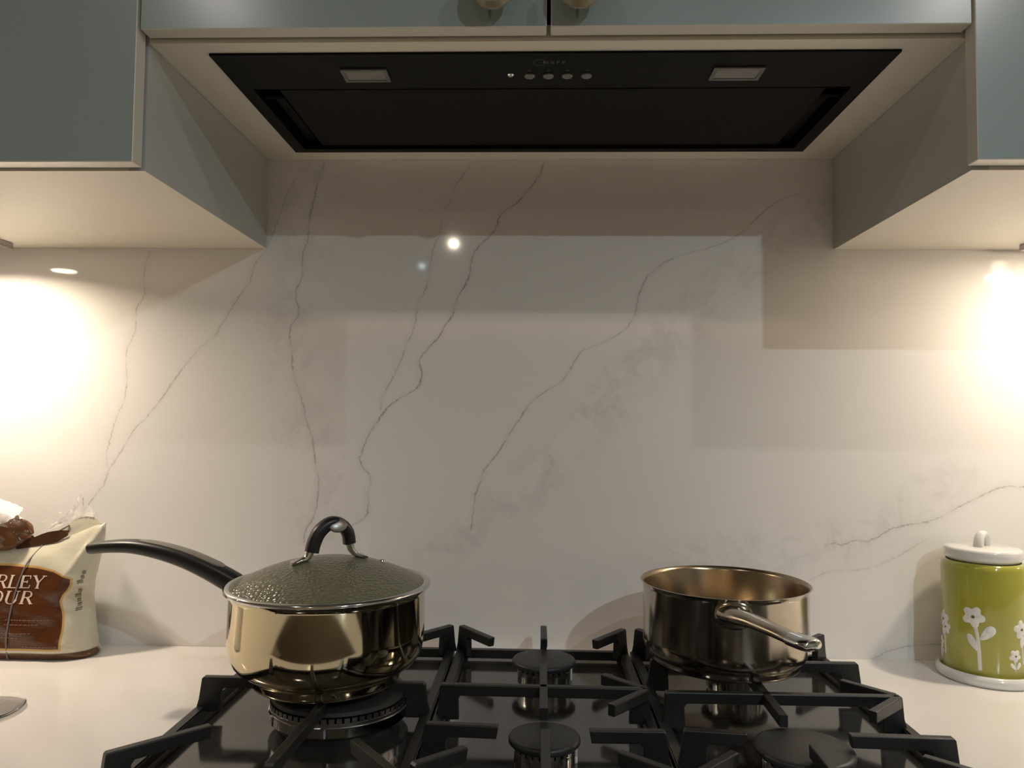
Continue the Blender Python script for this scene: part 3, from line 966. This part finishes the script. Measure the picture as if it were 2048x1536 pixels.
# satin medallion on the viewer's side of the grip
bm = lathe([(0, .0022), (.0050, .0018), (.0068, .0008), (.0070, -.003), (0, -.003)], seg=28)
bmesh.ops.scale(bm, vec=(1.55, 1.2, 1), verts=bm.verts[:])
bmesh.ops.rotate(bm, verts=bm.verts[:], cent=(0, 0, 0), matrix=Matrix.Rotation(radians(68), 3, 'X'))
bmesh.ops.rotate(bm, verts=bm.verts[:], cent=(0, 0, 0), matrix=Matrix.Rotation(math.atan2(DU.y, DU.x) - .1, 3, 'Z'))
mc = on_arch(half * .17, .2345) - nrm * .0088 
bmesh.ops.translate(bm, verts=bm.verts[:], vec=mc)
obj('medallion', bm, M['inlay'], tl, smooth_=True)
for s, sg in ((-1, -1), (1, 1)):
    fx = on_arch(sg * half * (.53 if sg < 0 else .60), .208 if sg < 0 else .214)
    kx = on_arch(sg * half * (.66 if sg < 0 else .66), .198 if sg < 0 else .204)
    rr = (Vector((on_arch(sg * half * 1.05, 0).x - PX, on_arch(sg * half * 1.05, 0).y - PY))).length
    zz = dome(rr, DH)
    e1 = on_arch(sg * half * .84, zz + .0042)
    e2 = on_arch(sg * half * 1.12, zz + .0012)
    pth = catmull([fx, kx, e1, e2], 5)
    n_ = len(pth)
    sc = [(interp([(0, .0072), (.5, .0058), (1, .0078)], i / (n_ - 1)), interp([(0, .0052), (.5, .0036), (1, .0016)], i / (n_ - 1))) for i in range(n_)]
    bm = bmesh.new()
    rings = []
    for i, p in enumerate(pth):
        tt = (pth[min(i + 1, n_ - 1)] - pth[max(i - 1, 0)]).normalized()
        out_ = tt.cross(nrm).normalized()
        a, b = sc[i]
        rings.append([bm.verts.new(p + nrm * a * cos(2 * pi * k / 16) + out_ * b * sin(2 * pi * k / 16)) for k in range(16)])
    for A, B in zip(rings, rings[1:]):
        for i in range(16):
            bm.faces.new((A[i], A[(i + 1) % 16], B[(i + 1) % 16], B[i]))
    bm.faces.new(rings[0]); bm.faces.new(rings[-1][::-1])
    ft = obj('foot', bm, M['chrome'], tl, smooth_=True, angle=60)
    cp = on_arch(sg * half * .98, zz)
    obj('rivet', lathe([(0, zz + .0052), (.0022, zz + .0046), (.0032, zz + .0025), (.0032, zz)], cp.x, cp.y, seg=16), M['chrome'], tl, smooth_=True)

# ------------------------------------------------------------------ open pan on the right
QX, QY = 0.229, -0.200
t = thing('open_pan', 'open stained steel pan with a short steel handle on the right burner', 'saucepan', (QX, QY, HT))
prof = [(0, .0556), (.088, .0556), (.0920, .0568), (.0935, .0600), (.0935, .0640), (.0955, .0665), (.0985, .0690), (.1000, .0720), (.1022, .0780), (.1026, .0860),
        (.1026, .1480), (.1040, .1520), (.1058, .1538), (.1062, .1548), (.1050, .1552)]
obj('body', lathe(prof, QX, QY, seg=112), M['steel2'], t, smooth_=True, angle=60)
prof = [(.1050, .1552), (.1030, .1540), (.1012, .1500), (.1010, .0860), (.0980, .0770), (.0900, .0720), (0, .0715)]
obj('inner_wall', lathe(prof, QX, QY, seg=112), M['steelin'], t, smooth_=True, angle=60)
ra = radians(-98)
p0 = Vector((QX + .1005 * cos(ra), QY + .1005 * sin(ra), .1375))
pts = [p0, p0 + Vector((.0030, -.018, .0015)), p0 + Vector((.014, -.043, .0020)), p0 + Vector((.026, -.070, .0010)), p0 + Vector((.037, -.094, -.0005)), p0 + Vector((.047, -.114, -.0005)), p0 + Vector((.0505, -.1205, -.0005))]
pth = catmull(pts, 6)
sc = []
for i in range(len(pth)):
    f = i / (len(pth) - 1)
    sc.append((interp([(0, .0200), (.12, .0170), (.35, .0125), (.6, .0112), (.80, .0138), (.93, .0110), (1, .003)], f),
               interp([(0, .0125), (.12, .0100), (.35, .0068), (.6, .0060), (.80, .0062), (.93, .0050), (1, .0015)], f)))
hn = obj('handle', add_sweep(bmesh.new(), pth, sc, seg=24, power=2.2), M['steel2'], t, smooth_=True, angle=60)
k0 = int(len(pth) * .66)
obj('handle_tip', add_sweep(bmesh.new(), pth[k0:], [(a * 1.07, b * 1.12) for a, b in sc[k0:]], seg=24, power=2.2), M['chrome'], hn, smooth_=True, angle=60, label='brighter polished end of the handle')
plt = add_sweep(bmesh.new(), [Vector((QX + r * cos(ra), QY + r * sin(ra), .1365)) for r in (.1015, .1045, .1060)], [(.022, .0165), (.0215, .016), (.018, .013)], seg=24, power=2.4)
obj('handle_plate', plt, M['steel2'], hn, smooth_=True)

# ------------------------------------------------------------------ green jar and its saucer
JX, JY = 0.630, -0.070
t = thing('saucer', 'thick white ceramic coaster under the green jar', 'saucer', (JX + .002, JY, 0))
obj('rim', lathe([(.0545, .0040), (.0560, .0125), (.0590, .0150), (.0625, .0135), (.0642, .0095), (.0640, .0040), (.0620, .0006), (.058, .0004), (.0545, .0004), (.0545, .0040)], JX + .002, JY, seg=80), M['ceramic'], t, smooth_=True, angle=60)
obj('well', lathe([(0, .0004), (.0550, .0004), (.0550, .0060), (0, .0060)], JX + .002, JY, seg=64), M['ceramic'], t, smooth_=True)
t = thing('jar', 'lime green ceramic jar with white flowers and a white knobbed lid', 'jar', (JX, JY, .0062))
JR = .0535
obj('body', lathe([(0, .0062), (.0490, .0062), (.0520, .0075), (JR, .0110), (JR, .1570), (.0525, .1615), (.0495, .1645), (.0470, .1650), (.0460, .160), (.0460, .02), (0, .012)], JX, JY, seg=96), M['green'], t, smooth_=True, angle=60)
t2 = obj('lid', lathe([(0, .1657), (.0465, .1657), (.0485, .1690), (.0495, .1705), (.0497, .1800), (.0485, .1826), (.0455, .1838), (.0, .1845)], JX, JY, seg=80), M['ceramic'], t, smooth_=True, angle=60, label='white glazed lid')
lp = catmull([Vector((JX - .0130, JY, .1835)), Vector((JX - .0115, JY, .1930)), Vector((JX - .0060, JY, .2005)), Vector((JX, JY, .2022)), Vector((JX + .0060, JY, .2005)), Vector((JX + .0115, JY, .1930)), Vector((JX + .0130, JY, .1835))], 5)
bm = bmesh.new()
rings = []
ca, sa = cos(radians(38)), sin(radians(38))
for i, p in enumerate(lp):
    tt = (lp[min(i + 1, len(lp) - 1)] - lp[max(i - 1, 0)]).normalized()
    n1 = Vector((0, 1, 0)); out_ = tt.cross(n1).normalized()
    f = abs(i / (len(lp) - 1) - .5) * 2
    ring = []
    for k in range(16):
        q_ = p + n1 * (.0058 + .0015 * f) * cos(2 * pi * k / 16) + out_ * .0044 * sin(2 * pi * k / 16)
        dx, dy = q_.x - JX, q_.y - JY
        ring.append(bm.verts.new((JX + dx * ca - dy * sa, JY + dx * sa + dy * ca, q_.z)))
    rings.append(ring)
for A, B in zip(rings, rings[1:]):
    for i in range(16):
        bm.faces.new((A[i], A[(i + 1) % 16], B[(i + 1) % 16], B[i]))
bm.faces.new(rings[0]); bm.faces.new(rings[-1][::-1])
obj('knob', bm, M['ceramic'], t2, smooth_=True, angle=60)


def on_jar(s, z, h):
    th_ = s / JR
    return Vector((JX + (JR + h) * cos(th_), JY + (JR + h) * sin(th_), z))


def blob(bm_, cs, cz, pts, h=.0011):
    """Raised flat shape on the jar's side: outline pts (ds, dz) around a centre."""
    n_ = len(pts)
    c0 = bm_.verts.new(on_jar(cs, cz, h))
    top = [bm_.verts.new(on_jar(cs + a * .82, cz + b * .82, h * .95)) for a, b in pts]
    low = [bm_.verts.new(on_jar(cs + a, cz + b, -.0004)) for a, b in pts]
    for i in range(n_):
        j = (i + 1) % n_
        bm_.faces.new((c0, top[i], top[j]))
        bm_.faces.new((top[i], low[i], low[j], top[j]))


def petal_outline(r, n=5, rot=0.0, depth=.30):
    out_ = []
    for k in range(n * 10):
        a = 2 * pi * k / (n * 10)
        rr = r * (1 - depth * (0.5 - 0.5 * cos(n * (a - rot) + pi)) ** 1.6)
        out_.append((rr * cos(a), rr * sin(a)))
    return out_


def leaf_outline(a, b, rot):
    out_ = []
    for k in range(24):
        th_ = 2 * pi * k / 24
        x_ = a * cos(th_); y_ = b * sin(th_) * (1 + .35 * cos(th_))
        out_.append((x_ * cos(rot) - y_ * sin(rot), x_ * sin(rot) + y_ * cos(rot)))
    return out_


def strip(bm_, pts, w_):
    """Raised stem along (s, z) points."""
    L_, R_, T_ = [], [], []
    for i, (s_, z_) in enumerate(pts):
        a = pts[max(0, i - 1)]; b = pts[min(len(pts) - 1, i + 1)]
        dx, dz = b[0] - a[0], b[1] - a[1]
        l_ = math.hypot(dx, dz)
        nx, nz_ = -dz / l_ * w_, dx / l_ * w_
        L_.append(bm_.verts.new(on_jar(s_ + nx, z_ + nz_, -.0003)))
        R_.append(bm_.verts.new(on_jar(s_ - nx, z_ - nz_, -.0003)))
        T_.append(bm_.verts.new(on_jar(s_, z_, .0009)))
    for i in range(len(pts) - 1):
        bm_.faces.new((L_[i], L_[i + 1], T_[i + 1], T_[i]))
        bm_.faces.new((T_[i], T_[i + 1], R_[i + 1], R_[i]))


def flower(ang, z, r, rot, dot=True):
    s_ = radians(ang) * JR
    bm_ = bmesh.new()
    blob(bm_, s_, z, petal_outline(r, 5, rot))
    f_ = obj('flower', bm_, M['ceramic'], t, smooth_=True, angle=50)
    bm_ = bmesh.new()
    blob(bm_, s_, z, petal_outline(r * .16, 5, 0, 0), h=.0017)
    obj('flower_centre', bm_, M['dot'], f_)


def S(a):
    return radians(a) * JR


for da in (0, 120, 240):            # the pattern goes on round the jar
    flower(-133.5 + da, .0930, .0155, radians(100 + da))
    bm = bmesh.new()
    strip(bm, [(S(-131 + da), .081), (S(-128 + da), .065), (S(-126.8 + da), .049), (S(-126.2 + da), .036), (S(-125.6 + da), .0215)], .0030)
    blob(bm, S(-115.5 + da), .0725, leaf_outline(.0130, .0066, radians(48)))
    blob(bm, S(-134.5 + da), .0575, leaf_outline(.0130, .0046, radians(118)))
    obj('stem', bm, M['ceramic'], t, smooth_=True, angle=50)
    flower(174 + da, .0790, .0135, radians(60))
    bm = bmesh.new()
    blob(bm, S(175 + da), .0625, leaf_outline(.0085, .0050, radians(75)))
    strip(bm, [(S(176 + da), .060), (S(177 + da), .045), (S(178 + da), .032)], .0022)
    obj('stem', bm, M['ceramic'], t, smooth_=True, angle=50)
    flower(-78 + da, .0440, .0095, radians(20 + da))
    bm = bmesh.new()
    blob(bm, S(-82 + da), .0300, leaf_outline(.0060, .0026, radians(125)))
    blob(bm, S(-73 + da), .0300, leaf_outline(.0060, .0026, radians(55)))
    strip(bm, [(S(-78 + da), .036), (S(-77.5 + da), .0225)], .0013)
    obj('stem', bm, M['ceramic'], t, smooth_=True, angle=50)
    flower(-60 + da, .0690, .0105, radians(50))

# ------------------------------------------------------------------ flour bag
t_bag = thing('flour_bag', 'cream and brown plastic bag of barley flour leaning at the left edge', 'bag', (-0.80, -0.055, 0))
BX0 = -0.935
XR = [(0, -.6740), (.006, -.6690), (.012, -.6760), (.050, -.6830), (.085, -.6880), (.110, -.6860), (.135, -.6800), (.160, -.6740), (.180, -.6700), (.210, -.6670)]
ZT = [(-.96, .1530), (-.88, .1570), (-.82, .1600), (-.78, .1640), (-.755, .1680), (-.735, .1720), (-.710, .1830), (-.690, .1920), (-.670, .1980)]


def bag_T(v):
    return .0395 * (max(0.0, 1 - (v ** 3.2)) ** .62) * (1 - .22 * max(0, .09 - v) / .09) + .0012


def wr(x, z):
    """wrinkles"""
    return (.0016 * sin(38 * x + 55 * z) + .0011 * sin(90 * x - 70 * z + 1.3) + .0007 * sin(170 * z + 60 * x) +
            .0022 * math.exp(-((z - .098 - .3 * (x + .69)) / .006) ** 2) * max(0, min(1, (x + .73) / .05)))


def bag_y(u, v, side):
    """depth of the bag's skin; u 0..1 from left to right, v 0..1 from bottom to top."""
    w = abs(2 * u - 1)
    prof_ = max(0.0, 1 - w ** 7) ** .5
    T = bag_T(v) * prof_
    mid = -.0520 + .006 * v
    return mid + side * T


def bag_point(u, v, side):
    x = BX0 + u * (-.672 - BX0)
    zt_ = interp(ZT, x)
    z = v * zt_
    xr = interp(XR, z)
    x = BX0 + u * (xr - BX0)
    y = bag_y(u, v, side)
    if side < 0:
        y += wr(x, z) * min(1, v * 8) * min(1, (1 - v) * 9) * min(1, (1 - u) * 14)
        # pleat running from the top right corner
        y -= .004 * math.exp(-(((x + .690) - .55 * (z - .155)) / .006) ** 2) * max(0, min(1, (z - .10) / .05)) * min(1, (1 - v) * 8)
    return Vector((x, y, max(z, .0003)))


NU, NV = 120, 80
bm = bmesh.new()
fl = bm.verts.layers.float_vector.new('flat')
gridf = {}
for side in (-1, 1):
    for i in range(NU + 1):
        for j in range(NV + 1):
            if side > 0 and (i in (0, NU)):
                gridf[(side, i, j)] = gridf[(-1, i, j)]
                continue
            u, v = i / NU, j / NV
            u = .5 - .5 * cos(pi * u) if False else u
            vt = bm.verts.new(bag_point(u, v, side))
            vt[fl] = Vector((vt.co.x, 1.0 if side < 0 else 0.0, vt.co.z))
            gridf[(side, i, j)] = vt
for side in (-1, 1):
    for i in range(NU):
        for j in range(NV):
            q_ = [gridf[(side, i, j)], gridf[(side, i + 1, j)], gridf[(side, i + 1, j + 1)], gridf[(side, i, j + 1)]]
            q2 = []
            for v_ in q_:
                if v_ not in q2: q2.append(v_)
            if len(q2) >= 3:
                try: bm.faces.new(q2)
                except ValueError: pass
for i in range(NU):
    for j in (0, NV):
        q_ = [gridf[(-1, i, j)], gridf[(-1, i + 1, j)], gridf[(1, i + 1, j)], gridf[(1, i, j)]]
        q2 = []
        for v_ in q_:
            if v_ not in q2: q2.append(v_)
        if len(q2) >= 3:
            try: bm.faces.new(q2)
            except ValueError: pass
obj('sack', bm, M['bag'], t_bag, smooth_=True, angle=70)


def bag_front(x, z):
    u = (x - BX0) / (interp(XR, z) - BX0)
    v = z / interp(ZT, BX0 + u * (-.672 - BX0))
    return bag_point(u, v, -1).y


def on_bag(bm_, lift=.0007):
    for v_ in bm_.verts:
        v_.co = Vector((v_.co.x, bag_front(v_.co.x, v_.co.z) - lift - (0.0002 if v_.co.y < 0 else 0), v_.co.z))
    return bm_


# serif capitals drawn as strokes: (x0, z0, x1, z1, width)
GLY = {
    'B': ([(.18, 0, .18, 1, .17), (.18, .965, .5, .965, .06), (.18, .52, .55, .52, .06), (.18, .035, .55, .035, .06)], [(.48, .745, .20, .22, -90, 90), (.52, .275, .24, .24, -90, 90)], .86),
    'A': ([(.08, 0, .42, 1, .07), (.42, 1, .80, 0, .16), (.22, .34, .62, .34, .06), (-.02, .02, .2, .02, .05), (.64, .02, .94, .02, .05)], [], .95),
    'R': ([(.18, 0, .18, 1, .17), (.18, .965, .5, .965, .06), (.18, .48, .5, .48, .06), (.46, .48, .82, 0, .15), (.04, .02, .34, .02, .05), (.70, .02, .95, .02, .05)], [(.46, .72, .24, .24, -90, 90)], .93),
    'L': ([(.18, 0, .18, 1, .17), (.04, .98, .34, .98, .05), (.04, .03, .70, .03, .06), (.68, 0, .74, .26, .06)], [], .82),
    'E': ([(.18, 0, .18, 1, .17), (.04, .97, .68, .97, .06), (.18, .51, .52, .51, .06), (.04, .03, .70, .03, .06), (.66, .97, .68, .74, .06), (.69, 0, .74, .26, .06), (.52, .4, .52, .62, .06)], [], .84),
    'Y': ([(.45, 0, .45, .46, .16), (.45, .44, .10, 1, .15), (.45, .44, .78, 1, .07), (-.03, .98, .26, .98, .05), (.62, .98, .94, .98, .05), (.30, .02, .60, .02, .05)], [], .92),
    'F': ([(.18, 0, .18, 1, .17), (.04, .97, .68, .97, .06), (.18, .50, .52, .50, .06), (.66, .97, .68, .74, .06), (.52, .4, .52, .62, .06), (.04, .02, .34, .02, .05)], [], .78),
    'O': ([], [(.46, .5, .38, .48, 0, 360)], .98),
    'U': ([(.18, .32, .18, 1, .16), (.76, .32, .76, 1, .07), (.04, .98, .34, .98, .05), (.63, .98, .90, .98, .05)], [(.47, .34, .29, .33, 180, 360)], 1.0),
}


def glyph_bm(word, h, xe, z0, slant=.10):
    """Word whose right end stands at xe, base at z0, height h."""
    WX = 1.22
    tot = sum(GLY[c][2] for c in word) * h * WX
    x = xe - tot
    bm_ = bmesh.new()

    def quad(a, b, w_):
        d = (b - a)
        if d.length < 1e-6: return
        n_ = Vector((-d.y, d.x)).normalized() * w_ / 2
        m_ = max(1, int(d.length / (h * .12)))
        for k in range(m_):
            p, q = a + d * k / m_, a + d * (k + 1) / m_
            vs_ = [bm_.verts.new((P_.x, 0, P_.y)) for P_ in (p - n_, q - n_, q + n_, p + n_)]
            bm_.faces.new(vs_)
    for c in word:
        st, arcs, adv = GLY[c]

        def T(px, pz):
            return Vector((x + (px + slant * pz) * h * WX, z0 + pz * h))
        for x0_, a0, x1_, a1, w_ in st:
            quad(T(x0_, a0), T(x1_, a1), w_ * h * 1.2)
        for cx_, cz_, rx, rz, d0, d1 in arcs:
            n_ = 14
            for k in range(n_):
                A0 = radians(d0 + (d1 - d0) * k / n_); A1 = radians(d0 + (d1 - d0) * (k + 1) / n_)
                wd = (.055 + .11 * abs(cos((A0 + A1) / 2)) ** 1.5) * h
                quad(T(cx_ + rx * cos(A0), cz_ + rz * sin(A0)), T(cx_ + rx * cos(A1), cz_ + rz * sin(A1)), wd)
        x += adv * h * WX
    return bm_


for word, h, xe, z0 in (('BARLEY', .0180, -.7385, .1040), ('FLOUR', .0180, -.7530, .0820)):
    o_ = obj('lettering', on_bag(glyph_bm(word, h, xe, z0), .0010), M['letter'], t_bag)
# faint lines of small print, too blurred to read in the photograph
random.seed(4)
bm = bmesh.new()
for z, xa, xb in ((.0585, -.790, -.727), (.0520, -.790, -.742), (.0400, -.795, -.752), (.0335, -.795, -.768), (.0205, -.762, -.712)):
    x = xa
    while x < xb:
        w_ = random.uniform(.0022, .0060)
        vs_ = []
        for px, pz in ((x, z), (x + w_, z + .0004), (x + w_, z + .0017), (x, z + .0013)):
            vs_.append(bm.verts.new((px, 0, pz)))
        bm.faces.new(vs_)
        x += w_ + .0014
obj('small_print', on_bag(bm, .0009), M['fine'], t_bag, label='blurred lines of small print')
bm = bmesh.new()
for k in range(9):
    z = .0700 + k * .0066
    if k == 5: continue
    wd = .0030 if k % 3 else .0052
    xr_ = interp(XR, z) - .0035
    for a, b in ((0, .0010), (.0022, .0034), (.0042, .0050)):
        vs_ = [bm.verts.new((px, 0, pz)) for px, pz in ((xr_ - wd, z + a), (xr_, z + a + .0006), (xr_, z + b + .0006), (xr_ - wd, z + b))]
        bm.faces.new(vs_)
obj('side_print', on_bag(bm, .0009), M['greenprint'], t_bag, label='dark blurred print up the right edge')


def sheet(name, rows, mat, parent, thick=.0008, jag=.0015, seed=1, label=None):
    """Crumpled sheet through rows of points."""
    random.seed(seed)
    R_ = [catmull(r, 6) for r in rows]
    n_ = min(len(r) for r in R_)
    cols = [catmull([r[i] for r in R_], 6) for i in range(n_)]
    bm_ = bmesh.new()
    V_ = []
    for i, c in enumerate(cols):
        V_.append([bm_.verts.new(p + Vector((random.uniform(-1, 1), 1.6 * random.uniform(-1, 1), random.uniform(-1, 1))) * jag * (0.35 if 0 < i < len(cols) - 1 else .5)) for p in c])
    for A, B in zip(V_, V_[1:]):
        for i in range(len(A) - 1):
            bm_.faces.new((A[i], A[i + 1], B[i + 1], B[i]))
    g2 = bmesh.ops.extrude_face_region(bm_, geom=bm_.faces[:])
    bmesh.ops.translate(bm_, vec=(0, thick, 0), verts=[v for v in g2['geom'] if isinstance(v, bmesh.types.BMVert)])
    return obj(name, bm_, mat, parent, smooth_=True, angle=50, label=label)


# open top: cream flap rising behind the right corner, clear film above it, dark mouth between
sheet('top_flap', [[(-.795, -.053, .150), (-.770, -.050, .168), (-.742, -.046, .184), (-.715, -.043, .202), (-.690, -.044, .204), (-.668, -.050, .192)],
                   [(-.795, -.050, .140), (-.770, -.050, .150), (-.735, -.050, .160), (-.705, -.050, .168), (-.685, -.050, .172), (-.672, -.050, .176)]],
      M['cream'], t_bag, seed=3)
sheet('bag_mouth', [[(-.800, -.056, .166), (-.778, -.0555, .173), (-.757, -.055, .1815), (-.738, -.054, .1850), (-.722, -.053, .1850)],
                    [(-.800, -.058, .156), (-.778, -.058, .160), (-.757, -.058, .164), (-.738, -.058, .168), (-.722, -.057, .178)]],
      M['darkfilm'], t_bag, jag=.0006, seed=5, label='dark brown inside of the folded bag top')
sheet('clear_film', [[(-.758, -.044, .190), (-.738, -.042, .205), (-.724, -.040, .222), (-.716, -.038, .238), (-.708, -.038, .226), (-.690, -.040, .212)],
                     [(-.758, -.046, .184), (-.738, -.045, .192), (-.724, -.044, .199), (-.712, -.044, .206), (-.702, -.044, .206), (-.690, -.046, .204)]],
      M['film'], t_bag, seed=7, label='clear film standing up from the bag')
# rolled bundle above the left of the bag: brown film with clear film over it
random.seed(11)
bm = bmesh.new()
NA, NB = 30, 22
rows = []
for i in range(NA + 1):
    x = -.930 + (.930 - .7830) * i / NA
    f = i / NA
    cz = .186 - .010 * f; cy = -.050
    ring = []
    endr = max(.02, (1 - f ** 9)) ** .5
    for k in range(NB):
        a = 2 * pi * k / NB
        rr = 1 + .10 * sin(5 * a + 9 * f) + .07 * sin(11 * a - 17 * f) + random.uniform(-.04, .04)
        ring.append(bm.verts.new((x + .004 * sin(3 * a + 4 * f), cy + .026 * rr * cos(a) * endr, cz + .0260 * rr * sin(a) * endr)))
    rows.append(ring)
for A, B in zip(rows, rows[1:]):
    for k in range(NB):
        bm.faces.new((A[k], A[(k + 1) % NB], B[(k + 1) % NB], B[k]))
bm.faces.new(rows[0]); bm.faces.new(rows[-1][::-1])
obj('rolled_top', bm, M['brownfilm'], t_bag, smooth_=True, angle=40, label='crumpled shiny brown rolled top of the bag')
sheet('clear_film', [[(-.935, -.052, .250), (-.88, -.053, .242), (-.845, -.054, .2355), (-.815, -.055, .2270), (-.793, -.056, .2180)],
                     [(-.935, -.076, .236), (-.88, -.078, .228), (-.845, -.079, .221), (-.815, -.079, .214), (-.789, -.076, .208)],
                     [(-.935, -.082, .212), (-.88, -.084, .206), (-.845, -.085, .200), (-.828, -.085, .198), (-.806, -.082, .198)]],
      M['film'], t_bag, seed=13, jag=.0022, label='clear film over the rolled top')

# elastic cord round the bag
front = [(-.7520, .1775), (-.7580, .1660), (-.7690, .1430), (-.7755, .1200), (-.7805, .0950), (-.7835, .0600), (-.7850, .0300), (-.7855, .0060)]
pts = []
for x, z in front:
    zz = min(z, interp(ZT, x) - .002)
    y = bag_front(x, zz) - .0016
    pts.append(Vector((x, y, z)))
pts.append(Vector((-.7858, -.0860, .0018)))
back = [Vector((-.785, -.050, .0016)), Vector((-.785, -.016, .0018)), Vector((-.784, -.0095, .010)), Vector((-.780, -.0062, .06)), Vector((-.772, -.0065, .12)), Vector((-.762, -.020, .160)), Vector((-.753, -.046, .1790))]
bm = add_sweep(bmesh.new(), catmull(pts, 4), [(.0011, .0011)] * ((len(pts) - 1) * 4 + 1), seg=8, up=Vector((1, 0, 0.01)))
add_sweep(bm, catmull([pts[0]] + back[::-1], 4), [(.0011, .0011)] * (len(back) * 4 + 1), seg=8, up=Vector((1, 0, 0.01)))
add_sweep(bm, [pts[0], pts[0] + Vector((.012, .004, .006)), pts[0] + Vector((.026, .008, .0145))], [(.0010, .0010)] * 3, seg=8)
obj('elastic_cord', bm, M['band'], t_bag, smooth_=True, label='thin grey elastic cord tied round the bag')

# ------------------------------------------------------------------ clear glass dish at the left edge
t = tag(obj('glass_dish', lathe([(0, .0006), (.040, .0006), (.050, .0024), (.0525, .0052), (.0515, .0066), (.0490, .0050), (.040, .0034), (0, .0030)], -0.6870, -0.2830, seg=72), M['glass'], smooth_=True, angle=60),
        'flat clear glass dish lying on the worktop at the left edge', 'dish')
